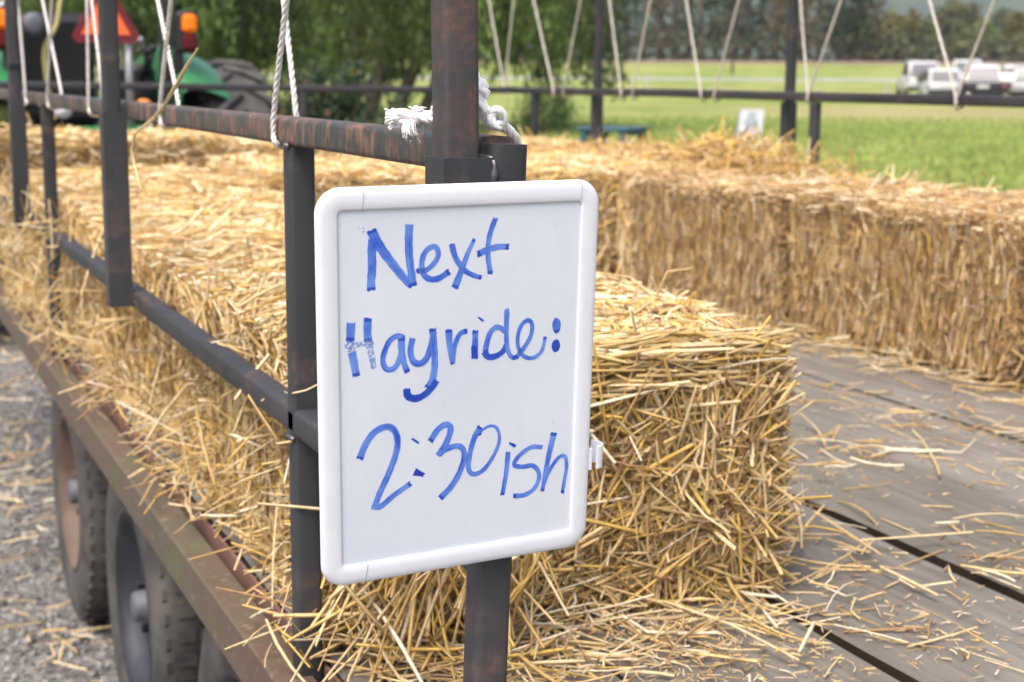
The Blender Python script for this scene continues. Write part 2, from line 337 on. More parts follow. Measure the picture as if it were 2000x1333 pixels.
STRAW_COLS = np.array([1.03, 1.03, 1.09])*np.array([(.64, .47, .22), (.72, .57, .32), (.56, .385, .145), (.62, .42, .115), (.42, .275, .125), (.80, .70, .49), (.50, .36, .20), (.33, .20, .09)])
def straw_geo(P, D, Ln, Wd, thick=.55, sides=4, bend=.08, kink=0.0, probs=None, tint=(1, 1, 1)):
    n = len(P); D = unit(D); R = unit(rng.normal(size=(n, 3))); A = unit(np.cross(D, R)); B = np.cross(D, A)
    ts = np.array([-1, -.35, .35, 1.0]) if sides > 2 else np.array([-1, 0, 1.0])
    bd = unit(rng.normal(size=(n, 3))); bl = (rng.random(n)**2*bend*Ln)[:, None]
    ctr = []
    kk = (rng.random(n) < kink)[:, None]; kd = unit(rng.normal(size=(n, 3)))
    for t in ts:
        c = P + D*(t*Ln/2)[:, None] + bd*bl*(1 - t*t)
        if t == ts[-1]: c = np.where(kk, P + D*(.35*Ln/2)[:, None] + unit(D*.3 + kd)*(.65*Ln/2)[:, None], c)
        ctr.append(c)
    if sides > 2:
        ang = 2*PI*np.arange(sides)/sides; V = np.empty((n, len(ts), sides, 3))
        for i, c in enumerate(ctr):
            wsc = (1.0 if 0 < i < len(ts) - 1 else .8)
            for k, a in enumerate(ang):
                V[:, i, k] = c + (A*math.cos(a) + B*math.sin(a)*thick)*(Wd/2*wsc)[:, None]
        per = len(ts)*sides; q = []
        for i in range(len(ts) - 1):
            for k in range(sides): q.append((i*sides + k, i*sides + (k + 1) % sides, (i + 1)*sides + (k + 1) % sides, (i + 1)*sides + k))
    else:
        V = np.empty((n, len(ts), 2, 3))
        for i, c in enumerate(ctr): V[:, i, 0] = c + A*(Wd/2)[:, None]; V[:, i, 1] = c - A*(Wd/2)[:, None]
        per = len(ts)*2; q = [(i*2, i*2 + 1, i*2 + 3, i*2 + 2) for i in range(len(ts) - 1)]
    q = np.array(q); Q = (q[None] + (np.arange(n)*per)[:, None, None]).reshape(-1, 4)
    pr = np.array(probs if probs is not None else (.24, .22, .16, .10, .11, .07, .06, .04)); pr = pr/pr.sum()
    c = STRAW_COLS[rng.choice(len(STRAW_COLS), n, p=pr)]*(0.86 + .28*rng.random((n, 1)))*np.array(tint)
    C = np.repeat(np.clip(c, 0, .9), per, axis=0)
    return V.reshape(-1, 3), Q, C
def merge(parts):
    V = []; Q = []; C = []; o = 0
    for v, q, c in parts: V.append(v); Q.append(q + o); C.append(c); o += len(v)
    return np.concatenate(V), np.concatenate(Q), np.concatenate(C)
def lump(P, seed, f=6.0):
    r = np.random.default_rng(seed); o = np.zeros(len(P))
    for i in range(6):
        k = r.normal(size=3)*f*(1 + i*.5); o += np.sin(P @ k + r.random()*6.28)/(1 + i*.6)
    return o/2.6

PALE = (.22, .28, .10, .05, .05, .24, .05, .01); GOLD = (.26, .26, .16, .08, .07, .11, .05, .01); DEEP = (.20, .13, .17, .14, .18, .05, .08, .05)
def bale(name, c, dims, rz, label, faces, group, seed, tilt=(0, 0), rad=.042, wd=(.003, .0055), sides=2, ln=(.07, .2), tint=(1, 1, 1), crown=.0, pr=None):
    """faces: {axis string: (count, mode)} modes vert / rand / flat"""
    h = np.array(dims)/2; R = np.array((Matrix.Rotation(rz, 3, 'Z') @ Matrix.Rotation(tilt[0], 3, 'X') @ Matrix.Rotation(tilt[1], 3, 'Y')))
    def shape(p, amp=.018):
        q = np.clip(p, -(h - rad), h - rad); d = p - q; nn = unit(d); p2 = q + nn*rad
        p2 = p2 + nn*(lump(p2, seed)*amp)[:, None]
        p2[:, 2] += crown*(1 - (p2[:, 0]/h[0])**2)*(p2[:, 2] > 0)
        return p2, nn
    parts = []
    # core
    g = np.linspace(-1, 1, 13); core_v = []; core_q = []; o = 0
    for ax in range(3):
        for sg in (-1, 1):
            a, b = np.meshgrid(g, g, indexing='ij'); p = np.empty((a.size, 3)); p[:, ax] = sg*h[ax]; p[:, (ax + 1) % 3] = a.ravel()*h[(ax + 1) % 3]; p[:, (ax + 2) % 3] = b.ravel()*h[(ax + 2) % 3]
            p2, nn = shape(p); core_v.append(p2 - nn*.024); i = np.arange(12); I, J = np.meshgrid(i, i, indexing='ij'); s0 = (I*13 + J).ravel() + o
            qd = np.stack([s0, s0 + 13, s0 + 14, s0 + 1], 1); core_q.append(qd if sg > 0 else qd[:, ::-1]); o += 169
    core = (np.concatenate(core_v), np.concatenate(core_q), np.full((o, 3), .2))
    ncore = len(core[1]); parts.append(core)
    for key, (cnt, mode) in faces.items():
        ax = 'xyz'.index(key[1]); sg = 1 if key[0] == '+' else -1
        p = (rng.random((cnt, 3))*2 - 1)*h; p[:, ax] = sg*h[ax]
        Ln = rng.uniform(ln[0], ln[1], cnt)*(.5 if mode == 'chop' else 1)
        if mode == 'vert': d = np.array([0, 0, 1.0]) + rng.normal(size=(cnt, 3))*(.16 + .5*(rng.random((cnt, 1)) > .82)); Ln = Ln*.8
        elif mode == 'vert2': d = np.array([0, 0, 1.0]) + rng.normal(size=(cnt, 3))*.62
        elif mode == 'flat': d = np.array([1.0, 0, 0]) + rng.normal(size=(cnt, 3))*.75
        else: d = rng.normal(size=(cnt, 3))
        d[:, ax] = 0
        if ax != 2 and mode != 'vert': d[:, 2] *= np.clip((h[2] - p[:, 2])/.05, .1, 1)
        d = unit(d); slack = .004 + .022*rng.random(cnt)**4
        for k_ in range(3):                                 # keep the stems inside their face of the bale
            if k_ == ax: continue
            lm = np.maximum(h[k_] + slack - np.abs(d[:, k_])*Ln/2, .008); p[:, k_] = np.clip(p[:, k_], -lm, lm) if not (k_ == 2 and mode == 'vert') else p[:, k_]/h[2]*lm
        if ax != 2 and mode != 'vert': p[:, 2] = np.minimum(p[:, 2], h[2] - (np.abs(d[:, 2])*Ln*.5 + .006 + np.abs(d[:, 2])*.07*rng.random(cnt)**.7))
        p2, nn = shape(p)
        d = d - nn*np.sum(d*nn, 1, keepdims=True); d = unit(d) + nn*rng.normal(size=(cnt, 1))*(.09 if mode != 'chop' else .07)
        dep = rng.random(cnt)**.8*(.034 if key != '-y' else .046) - .006
        pp = p2 - nn*dep[:, None]
        Wd = rng.uniform(wd[0], wd[1], cnt)
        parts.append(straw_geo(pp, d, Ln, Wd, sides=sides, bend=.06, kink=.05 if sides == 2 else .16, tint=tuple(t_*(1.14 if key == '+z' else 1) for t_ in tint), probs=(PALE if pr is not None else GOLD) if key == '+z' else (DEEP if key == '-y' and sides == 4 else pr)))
        # loose ends sticking out
        k = cnt//330
        if k:
            i = rng.integers(0, cnt, k); dd = unit(nn[i]*.9 + rng.normal(size=(k, 3))*.8); LL = rng.uniform(.04, .12, k)
            parts.append(straw_geo(p2[i] + dd*(LL*.3)[:, None], dd, LL, Wd[i]*.8, sides=sides, bend=.2, kink=.3, tint=tint, probs=pr))
    V, Q, C = merge(parts); V = V @ R.T
    mi = np.ones(len(Q), int); mi[:ncore] = 0
    me = quad_mesh(name, V, Q, C, [MT['straw_core'], MT['straw']], mi)
    o = bpy.data.objects.new(name, me); COL.objects.link(o); o.location = c
    return tag(o, label, 'straw bale', group)

# ------------------------------------------------------------------ setting: land, road, hill
def band(name, v0, v1, r0, r1, matn, lift, nv=8, nr=40, wob=0.0, slope=0.0):
    V = []; Fc = []
    for i in range(nv + 1):
        for j in range(nr + 1):
            r = r0 + (r1 - r0)*j/nr; v = v0 + (v1 - v0)*i/nv + slope*r
            if wob and i in (0, nv): v += wob*math.sin(r*.31 + i)*.6 + wob*math.sin(r*.83 + i*2)*.4
            p = FWD*v + RGT*r; V.append((p[0], p[1], float(gz(v)) + lift))
    for i in range(nv):
        for j in range(nr): a = i*(nr + 1) + j; Fc.append((a, a + 1, a + nr + 2, a + nr + 1))
    me = bpy.data.meshes.new(name); me.from_pydata(V, [], Fc); me.materials.append(MT[matn]); me.polygons.foreach_set('use_smooth', [True]*len(Fc)); me.update()
    o = bpy.data.objects.new(name, me); COL.objects.link(o); return tag(o, kind='structure')
vs = [-40, -20, -8, 0, 4, 8, 14, 20, 28, 36, 46, 56, 66, 74, 80, 86, 92, 98, 104, 110, 116, 122, 128, 134, 140, 148, 156, 164, 200, 300, 600, 1100, 1900]
V = []; Fc = []; rs = [-900, -400, -200, -100, -60, -30, -15, 0, 15, 30, 60, 100, 160, 300, 600, 1300]
for v in vs:
    for r in rs: p = FWD*v + RGT*r; V.append((p[0], p[1], float(gz(v))))
nr = len(rs)
for i in range(len(vs) - 1):
    for j in range(nr - 1): a = i*nr + j; Fc.append((a, a + 1, a + nr + 1, a + nr))
me = bpy.data.meshes.new('ground'); me.from_pydata(V, [], Fc); me.materials.append(MT['ground']); me.polygons.foreach_set('use_smooth', [True]*len(Fc)); me.update()
g = bpy.data.objects.new('ground', me); COL.objects.link(g); tag(g, kind='structure')
band('road', 108, 111.5, -120, 180, 'road', .03)
band('field_margin', 141, 165, -160, 220, 'drygrass', .04, 12, 40, 1.0)
V = []; Fc = []; hn = 60
for i in range(14):
    for j in range(hn + 1):
        r = -900 + 2400*j/hn; v = 1150 + i*45; hh = (150 + 55*math.sin(r*.0035 + 1) + 26*math.sin(r*.011 + i*.4) + 9*math.sin(r*.037 + i))*math.sin(min(1, i/11)*PI/2)
        p = FWD*v + RGT*r; V.append((p[0], p[1], hh))
for i in range(13):
    for j in range(hn): a = i*(hn + 1) + j; Fc.append((a, a + 1, a + hn + 2, a + hn + 1))
me = bpy.data.meshes.new('hills'); me.from_pydata(V, [], Fc); me.materials.append(MT['hill']); me.polygons.foreach_set('use_smooth', [True]*len(Fc)); me.update()
tag(link('hills', me), kind='structure')

# ------------------------------------------------------------------ the wagon
T = .0365                                    # tube size in wagon units
RX0 = .54; RX1 = RX0 + T; RXc = (RX0 + RX1)/2; ZR = -.0545; ZM = -.447; ZD = -.814
FX0 = 3.50; FX1 = FX0 + T; FXc = (FX0 + FX1)/2; YB = 1.287; YF = 8.04
wagon = empty('hay_wagon', W(2.04, 4.6, -1.5/U), 'rusty steel railed hay wagon with grey plank deck, loaded with straw bales', 'wagon')
def tubeW(p0, p1, side=(1, 0, 0), wdt=T, dep=T, mb=None, rc=.18):
    mb = mb or MB(); mb.sqtube(W(*p0), W(*p1), wdt*U, dep*U, side, rc=rc); return mb
gaps = [.583, .945, 1.305, 1.685, 2.06, 2.44, 2.82, 3.2, 3.56]; gw = [.012, .016, .023, .027, .014, .012, .014, .012, .01]
V = []; Q = []; C = []
for k in range(8):
    x0 = gaps[k] + gw[k]/2; x1 = gaps[k + 1] - gw[k + 1]/2; z1 = ZD + rng.uniform(-.003, .003); ny = 60; b = .003
    wob = rng.normal(size=2)*2
    prof = [(x0, ZD - .055), (x0, z1 - b), (x0 + b, z1), (x0 + (x1 - x0)*.33, z1 + .0015), (x0 + (x1 - x0)*.66, z1 + .001), (x1 - b, z1), (x1, z1 - b), (x1, ZD - .055)]
    o = sum(len(q) for q in V)
    ys = np.linspace(1.16, YF + .06, ny); vv = []
    for y in ys:
        for i, (x, z) in enumerate(prof):
            e = .003*math.sin(y*5 + wob[0]) + .0025*math.sin(y*13 + wob[1]); vv.append(W(x + (e if i < 3 else -e*.6 if i > 4 else 0), y, z))
    V.append(np.array(vv)); n = len(prof)
    q = [(i*n + j, (i + 1)*n + j, (i + 1)*n + (j + 1) % n, i*n + (j + 1) % n) for i in range(ny - 1) for j in range(n)]
    q += [(0, 1, 6, 7), (1, 2, 5, 6), (2, 3, 4, 5)]; q += [((ny - 1)*n + 7, (ny - 1)*n + 6, (ny - 1)*n + 1, (ny - 1)*n)]
    Q.append(np.array(q) + o); C.append(np.full((len(vv), 3), 1.0)*rng.uniform(.76, 1.02)*np.array([1, rng.uniform(.98, 1), rng.uniform(.93, 1.0)]))
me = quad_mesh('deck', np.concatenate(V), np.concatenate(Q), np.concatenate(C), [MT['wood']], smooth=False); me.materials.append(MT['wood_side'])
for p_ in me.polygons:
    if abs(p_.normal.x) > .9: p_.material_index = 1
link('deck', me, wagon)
mb = MB(); mb.box(W(.577 + .004, 4.6, ZD - .03), (.006*U, 6.9*U, .05*U)); mb.build('plank_edge', MT['board_edge'], wagon)
for sgn, xo in ((1, .507), (-1, 3.58)):     # channel beams along both sides
    mb = MB(); xi = xo + sgn*.052; zt = ZD - .014
    pr = [(xo, zt - .078), (xo, zt - .004), (xo + sgn*.004, zt), (xi, zt), (xi, zt - .010), (xo + sgn*.011, zt - .010), (xo + sgn*.011, zt - .068), (xi, zt - .068), (xi, zt - .078)]
    mb.prism(pr, 1.16, YF + .06, lambda x, z, y: W(x, y, z)); mb.build('edge_beam', MT['beam'], wagon)
for y in (1.19, YF + .02): mb = MB(); mb.box(W(2.04, y, ZD - .105), (2.9*U, .05*U, .09*U)); mb.build('cross_beam', MT['beam'], wagon)
for x in (1.15, 2.93): mb = MB(); mb.box(W(x, 4.7, ZD - .17), (.09*U, 7.0*U, .15*U)); mb.build('chassis_rail', MT['darkmetal'], wagon)
# rails
def rail_side(x, ya, yb, steelmat, zo=0):
    tubeW((x, ya, ZR - T/2), (x, yb, ZR - T/2)).build('top_rail', MT[steelmat], wagon)
    tubeW((x, ya, ZM - T/2 + zo), (x, yb, ZM - T/2 + zo)).build('mid_rail', MT['steel'], wagon)
rail_side(RXc, YB + T, YF, 'steel_rust')
# far side rail sags a little between its stakes
pts = [(FXc, y, ZR - T/2 + dz) for y, dz in ((1.3, 0), (3.4, .002), (5.37, .002), (6.3, .004), (7.1, -.001), (YF, -.001))]
mb = MB()
for a, b in zip(pts[:-1], pts[1:]): tubeW(a, b, mb=mb)
mb.build('top_rail', MT['steel'], wagon); tubeW((FXc, 1.3, ZM - T/2), (FXc, YF, ZM - T/2)).build('mid_rail', MT['steel'], wagon)
mb = MB()
fr = [(x, YF, z - T/2) for x, z in ((RX1 + .002, -.034), (1.23, -.038), (1.62, -.041), (2.3, -.049), (2.9, -.0545), (FX0 - .002, ZR))]
for a, b in zip(fr[:-1], fr[1:]): tubeW(a, b, side=(0, 1, 0), mb=mb)
mb.build('front_rail', MT['steel'], wagon); tubeW((RX1, YF, ZM), (FX0, YF, ZM), side=(0, 1, 0)).build('front_mid_rail', MT['steel'], wagon)
# short posts
def post(x, y, zt=ZR - T - .001, m_='steel'): tubeW((x, y, ZD - .05), (x, y, zt)).build('post', MT[m_], wagon)
mb = MB(); mb.sqtube(W(RXc - .030, YB + T/2, ZD - .12), W(RXc, YB + T/2, ZR - .006), T*U, T*U, (1, 0, 0), rc=.24); mb.build('end_post', MT['steel'], wagon)
for y in (2.0, 4.70, 6.5): post(RXc, y)
for y in (3.3, 5.12, 7.80, 2.2): post(FXc, y)
for x in (2.27, 1.3): tubeW((x, YF, ZD - .05), (x, YF, -.048 - T)).build('post', MT['steel'], wagon)
post(RXc, YF)
# stakes standing in welded sockets outside the rails
SW = .048; TS = .0355
def hollow(cx, cy, z0, z1, w_, t_, mb):
    h = w_/2; i = h - t_
    for a in range(4):
        c_, s_ = [(1, 0), (0, 1), (-1, 0), (0, -1)][a]; r0 = np.array([[c_, -s_], [s_, c_]])
        P = [r0 @ np.array(p) for p in ((-h, -h), (h, -h), (i, -i), (-i, -i))]
        mb.prism([(cx + p[0], cy + p[1]) for p in P], z0, z1, lambda x, y, z: W(x, y, z))
def stake(x, y, zt, zb, topmat, lean=(0, 0), collar=None):
    mb = MB(); hollow(x, y, zb, zt, SW, .006, mb); mb.build('stake_socket', MT['steel'], wagon)
    z2 = .86; o = tubeW((x - .001, y - .001, zb + .02), (x + lean[0], y + lean[1], z2), wdt=TS, dep=TS).build('stake', MT[topmat], wagon)
    if collar:
        mb = MB(); mb.box(W(x, y, collar), (.046*U, .046*U, .022*U), bev=.003); mb.build('collar', MT['black'], o)
stake(RX0 - SW/2, YB + SW/2, -.072, -.33, 'steel_top', (-.012, 0))
stake(RX0 - SW/2, 3.25, -.075, ZM - .03, 'steel', (-.004, 0)); stake(RX0 - SW/2, 5.11, -.072, ZM - .03, 'steel', (-.01, 0), .028); stake(RX0 - SW/2, 6.98, -.072, ZM - .03, 'steel')
for y in (1.45, 3.4, 5.37, 7.12): stake(FX1 + SW/2, y, ZR - T - .004, ZM - .03, 'steel', (.01, 0))
for x in (RX0 - SW/2 - .01, FX1 + SW/2): tubeW((x, 1.25, .86 + T/2), (x, 7.3, .86 + T/2)).build('canopy_rail', MT['steel'], wagon)
# welds at the corner
mb = MB(); zz = np.linspace(ZM, -.074, 60)
mb.tube([W(RX0 + .0006 + .0008*math.sin(i*2.1), YB - .0006, z) for i, z in enumerate(zz)], [(.0028 + .0011*math.sin(i*1.9) + .0006*math.sin(i*4.3))*U for i in range(60)], 7)
mb.tube([W(RX0 - .0005, YB + .001, -.073), W(RX0, YB + .02, -.072), W(RX0, YB + .044, -.072)], .0022*U, 7); mb.build('weld_bead', MT['weld'], wagon)
mb = MB()
for y in (2.0, 4.7):
    mb.tube([W(RX0 - .001, y - T/2, ZR - T - .001), W(RX0 - .002, y - T/4, ZR - T + .001), W(RX0 - .001, y, ZR - T - .001)], [.003*U, .0048*U, .003*U], 7)
    mb.build('weld_bead', MT['weld'], wagon); mb = MB()
    mb.tube([W(RX0 - .001, y - T/2, ZM - T - .004), W(RX0 - .002, y, ZM - T - .003), W(RX0 - .001, y + T/2, ZM - T - .004)], [.003*U, .004*U, .003*U], 7)
    mb.build('weld_bead', MT['weld'], wagon); mb = MB()
# wheels
def wheel(xo, y, z, rim, sgn=1, r=.425, wd=.13):
    c = W(xo, y, z); rr = r*U; ww = wd*U
    t = MB(); prof = [(.012, .60*rr), (0.004, .64*rr), (0, .70*rr), (-.004, .80*rr), (.0, .90*rr), (.008, .955*rr), (.018, .985*rr), (.030, rr), (ww - .03, rr), (ww - .008, .955*rr), (ww, .85*rr), (ww, .70*rr), (ww - .012, .60*rr)]
    t.lathe(c, (sgn, 0, 0), prof, 72)
    n = 46
    for k in range(n):
        a = 2*PI*k/n
        for off, sx in ((.022, .020), (ww - .022, .020), (ww/2, ww*.34)):
            aa = a + (.03 if off == .022 else 0); d = np.array([0, math.cos(aa), math.sin(aa)]); e = np.array([0, -math.sin(aa), math.cos(aa)])
            if off == .022: dd = d*rr*.978; t.box(c + dd + np.array([sgn*.020, 0, 0]), (.022, .026, .010), np.array([[1, 0, 0], e, d]).T, bev=.003)
            else: t.box(c + d*(rr + .001) + np.array([sgn*off, 0, 0]), (sx, .028, .004), np.array([[1, 0, 0], e, d]).T, bev=.003)
    to = t.build('wheel', MT['rubber'], wagon); 
    q = MB(); q.lathe(c, (sgn, 0, 0), [(.012, .62*rr), (.004, .615*rr), (.004, .585*rr), (.02, .565*rr), (.030, .53*rr), (.05, .515*rr), (.06, .40*rr), (.048, .30*rr), (.050, .17*rr), (.05, .02*rr)], 64)
    for k in range(5):
        a = 2*PI*k/5 + .3; q.lathe(c + np.array([sgn*.046, rr*.235*math.cos(a), rr*.235*math.sin(a)]), (-sgn, 0, 0), [(0, .011), (.014, .011), (.016, .007), (.016, 0.0001)], 6, smooth=False)
    q.build('rim', MT[rim], to)
    h = MB(); h.lathe(c + np.array([sgn*.052, 0, 0]), (-sgn, 0, 0), [(0, .040), (.012, .040), (.016, .034), (.038, .034), (.045, .030), (.048, .018), (.048, .0001)], 28); h.build('hub', MT['hub'], to)
for i, y in enumerate((5.09, 3.88, 2.67)): wheel(.612, y, -1.36, ('rim_rust', 'rim_dark', 'rim_dark')[i])
for i, y in enumerate((5.09, 3.88, 2.67)): wheel(3.52, y, -1.36, 'rim_rust', -1)
for y in (5.09, 3.88, 2.67):
    mb = MB(); mb.tube([W(.66, y, -1.36), W(3.42, y, -1.36)], .035, 12); mb.box(W(1.15, y, -1.12), (.06, .5, .05)); mb.box(W(2.93, y, -1.12), (.06, .5, .05)); mb.build('axle', MT['darkmetal'], wagon)
mb = MB(); mb.tube([W(1.3, YF, -1.05), W(2.0, YF + 1.5, -1.2)], .035, 8); mb.tube([W(2.75, YF, -1.05), W(2.0, YF + 1.5, -1.2)], .035, 8); mb.build('drawbar', MT['darkmetal'], wagon)

# ------------------------------------------------------------------ straw bales
GL = 'straw bales in a row along the left rail'; GR = 'straw bales in a row along the right rail'; GC = 'straw bales across the middle of the wagon'; GF = 'straw bales across the front of the wagon'
bh = .355
def zc(top, h=bh): return top*U + EYE - h/2
def B(x, y, top, dims, rz, label, faces, grp, seed, **k):
    return bale('straw_bale', (x*U, y*U, zc(top, dims[2])), dims, math.radians(rz), label, faces, grp, seed, **k)
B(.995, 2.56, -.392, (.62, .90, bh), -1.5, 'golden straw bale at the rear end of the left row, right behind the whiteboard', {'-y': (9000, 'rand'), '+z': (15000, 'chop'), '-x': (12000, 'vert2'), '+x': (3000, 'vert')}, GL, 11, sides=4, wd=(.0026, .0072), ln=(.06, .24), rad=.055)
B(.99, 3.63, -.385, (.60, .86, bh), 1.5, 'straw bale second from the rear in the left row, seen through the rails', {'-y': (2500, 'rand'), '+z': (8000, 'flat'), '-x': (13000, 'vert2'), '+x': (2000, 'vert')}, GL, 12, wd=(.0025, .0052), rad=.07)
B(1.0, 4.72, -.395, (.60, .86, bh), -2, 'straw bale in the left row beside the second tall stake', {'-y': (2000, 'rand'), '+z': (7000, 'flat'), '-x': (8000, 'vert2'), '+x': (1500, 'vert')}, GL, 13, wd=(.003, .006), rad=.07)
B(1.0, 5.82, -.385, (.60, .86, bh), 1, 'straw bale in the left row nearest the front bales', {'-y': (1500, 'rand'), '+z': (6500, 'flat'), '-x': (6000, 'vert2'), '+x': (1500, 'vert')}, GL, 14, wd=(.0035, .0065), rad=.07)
TR = (.85, .82, .80); PR = (.20, .16, .10, .07, .20, .05, .14, .08)
for i, (y, lab) in enumerate(((4.76, 'straw bale in the right row nearest the dark corner gap'), (3.66, 'straw bale in the middle of the right row, cut off by the photo edge'), (2.56, 'straw bale at the rear of the right row'))):
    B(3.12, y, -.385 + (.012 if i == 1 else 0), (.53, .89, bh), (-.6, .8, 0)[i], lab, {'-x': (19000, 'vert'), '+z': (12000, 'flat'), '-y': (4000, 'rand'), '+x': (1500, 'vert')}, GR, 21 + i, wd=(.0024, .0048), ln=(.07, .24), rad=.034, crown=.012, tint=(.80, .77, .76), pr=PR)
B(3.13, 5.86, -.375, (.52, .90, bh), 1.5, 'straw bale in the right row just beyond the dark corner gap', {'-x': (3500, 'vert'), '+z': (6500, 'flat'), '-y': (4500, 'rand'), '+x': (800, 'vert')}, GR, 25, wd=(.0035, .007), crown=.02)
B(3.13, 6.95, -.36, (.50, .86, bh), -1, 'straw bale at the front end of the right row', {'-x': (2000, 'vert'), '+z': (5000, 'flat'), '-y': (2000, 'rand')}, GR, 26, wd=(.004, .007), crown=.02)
B(2.42, 5.98, -.365, (.68, .90, bh), 1.5, 'straw bale across the wagon beside the right row, behind the sign corner', {'-y': (8500, 'rand'), '+z': (6500, 'flat'), '-x': (2500, 'vert')}, GC, 31, wd=(.0035, .007), rad=.06)
B(1.74, 6.02, -.355, (.55, .88, bh), -2, 'straw bale lying beside the left row, next to the hollow', {'-y': (5500, 'rand'), '+z': (6000, 'flat'), '-x': (3000, 'vert'), '+y': (2500, 'rand')}, GC, 32, wd=(.0035, .007), rad=.08)
for i, (x, lx, lab, rz) in enumerate(((1.10, .90, 'straw bale at the left end of the front row, before the tractor', 1), (2.16, .86, 'straw bale in the middle of the front row, beyond the hollow', -1), (3.10, .66, 'straw bale at the right end of the front row', 2))):
    B(x, 7.42, -.275 - .03*i, (lx, .52, .44), rz, lab, {'-y': (6500, 'rand'), '+z': (6500, 'flat'), '-x': (1500, 'vert'), '+x': (1000, 'vert')}, GF, 41 + i, wd=(.004, .0075), rad=.07)

# ------------------------------------------------------------------ loose straw (uncountable)
def strawstuff(name, P, D, Ln, Wd, label, sides=4, probs=None, tint=(1, 1, 1), kink=.2):
    V, Q, C = straw_geo(P, D, Ln, Wd, sides=sides, bend=.12, kink=kink, probs=probs, tint=tint)
    return tag(link(name, quad_mesh(name, V, Q, C, [MT['straw']])), label, 'straw', kind='stuff')
def flatdirs(n, tilt=.12, bx=0, by=0): a = rng.normal(size=(n, 3)); a[:, 0] += bx; a[:, 1] += by; a[:, 2] *= tilt; return unit(a)
P = []; Ln = []; Wd = []
def clus(n, cx, cy, sx, sy, l0, l1, w0, w1, zmax=.012):
    x = rng.normal(cx, sx, n); y = rng.normal(cy, sy, n); k = (x > .6) & (x < 2.85) & (y > 1.22) & (y < 5.3); n2 = k.sum()
    if l1 < .03: k &= np.all([np.abs(x - g_) > .022 for g_ in gaps], 0)
    n2 = k.sum()
    P.append(np.stack([x[k]*U, y[k]*U, ZD*U + EYE + .003 + rng.random(n2)**2*zmax], 1)); Ln.append(rng.uniform(l0, l1, n2)); Wd.append(rng.uniform(w0, w1, n2))
clus(230, .92, 1.93, .24, .06, .04, .14, .0025, .0055, .035); clus(170, .95, 1.87, .22, .08, .02, .08, .0015, .004); clus(1100, 1.0, 1.80, .24, .11, .005, .022, .001, .0028, .004)
clus(300, .75, 1.75, .12, .2, .05, .16, .003, .006, .03)
clus(60, 1.6, 2.2, .10, .35, .03, .15, .002, .005, .015); clus(120, 1.5, 2.1, .16, .30, .004, .02, .001, .0025, .003)
clus(45, 2.15, 2.95, .18, .32, .03, .14, .002, .0045); clus(260, 2.1, 2.9, .3, .5, .004, .02, .001, .0025, .003)
clus(420, 2.80, 3.9, .07, .8, .04, .16, .003, .005, .03); clus(90, 2.6, 3.5, .15, .6, .03, .12, .002, .005); clus(30, 1.9, 2.1, .4, .4, .02, .11, .002, .0045)
clus(140, 1.9, 2.3, .5, .6, .003, .016, .001, .0025, .003); clus(40, 2.25, 2.25, .15, .15, .02, .09, .002, .004)
for cx, cy in ((1.62, 2.52), (1.82, 2.62), (2.02, 2.75), (1.95, 2.05), (2.35, 3.0), (1.45, 1.72), (1.78, 1.92), (2.45, 2.75)):
    clus(11, cx, cy, .05, .06, .03, .11, .002, .0045, .018); clus(60, cx, cy, .07, .08, .004, .018, .001, .0025, .004)
P = np.concatenate(P); n = len(P); Ln = np.concatenate(Ln); Wd = np.concatenate(Wd)
strawstuff('loose_straw', P, flatdirs(n, .07), Ln, Wd, 'loose straw and chaff scattered over the grey deck planks', probs=(.22, .25, .12, .05, .12, .16, .05, .03))
# long stems lying by the near bale
q = [((1205, 1165), (1560, 1290)), ((1560, 1290), (1590, 1230)), ((1545, 1150), (1690, 1065)), ((1680, 1068), (1900, 1052)), ((1545, 980), (1565, 1085)), ((1610, 990), (1530, 1105)), ((1590, 1010), (1720, 1095)), ((1720, 1110), (1830, 1165)), ((1560, 815), (1612, 880)), ((1660, 900), (1765, 915)), ((1520, 1095), (1700, 1120)), ((1180, 1200), (1480, 1300)), ((1420, 1215), (1300, 1310)), ((1700, 870), (1840, 880)), ((1800, 860), (1835, 930)), ((1860, 1020), (2000, 1015)), ((1905, 1040), (2000, 1050))]
P = []; D = []; Ln = []
for a, b in q:
    A = onZ(*a, ZD + .012); B_ = onZ(*b, ZD + .012); P.append((A + B_)/2 + np.array([0, 0, rng.uniform(0, .01)])); D.append(B_ - A); Ln.append(np.linalg.norm(B_ - A))
strawstuff('long_straw', np.array(P), np.array(D), np.array(Ln), np.full(len(q), .0052), 'long pale straw stems lying on the planks beside the near bale', probs=(.3, .4, .1, .05, .05, .1, 0, 0), kink=0)
# straw spilling out of the left row over the beam
n = 950; y = rng.uniform(1.95, 6.3, n); x = .650 - rng.random(n)**2.0*.11*(1 + .35*np.sin(y*7)); z = ZD + .012 + (x - .5)*rng.uniform(0, .5, n) + rng.random(n)**2*.05
P = np.stack([x*U, y*U, z*U + EYE], 1); D = flatdirs(n, .3, -.4, 0); D[:, 2] -= .2
strawstuff('spilled_straw', P, D, rng.uniform(.03, .13, n), rng.uniform(.0025, .0050, n), 'straw spilling from the left bales over the rusty side beam', probs=(.28, .25, .16, .08, .06, .1, .05, .02))
n = 170; y = rng.uniform(1.9, 6.3, n); x = rng.uniform(.55, .62, n); z = rng.uniform(ZD + .02, -.40, n)
P = np.stack([x*U, y*U, z*U + EYE], 1); D = rng.normal(size=(n, 3)); D[:, 0] -= .5; D[:, 2] -= .5
strawstuff('hanging_straw', P, D, rng.uniform(.06, .2, n), rng.uniform(.0025, .0055, n), 'straw ends poking out through the left side rails', probs=(.3, .28, .18, .08, .04, .1, .02, 0))
n = 420; y = rng.uniform(4.3, 6.8, n); x = rng.uniform(.515, .61, n); z = rng.uniform(ZD, -.40, n)
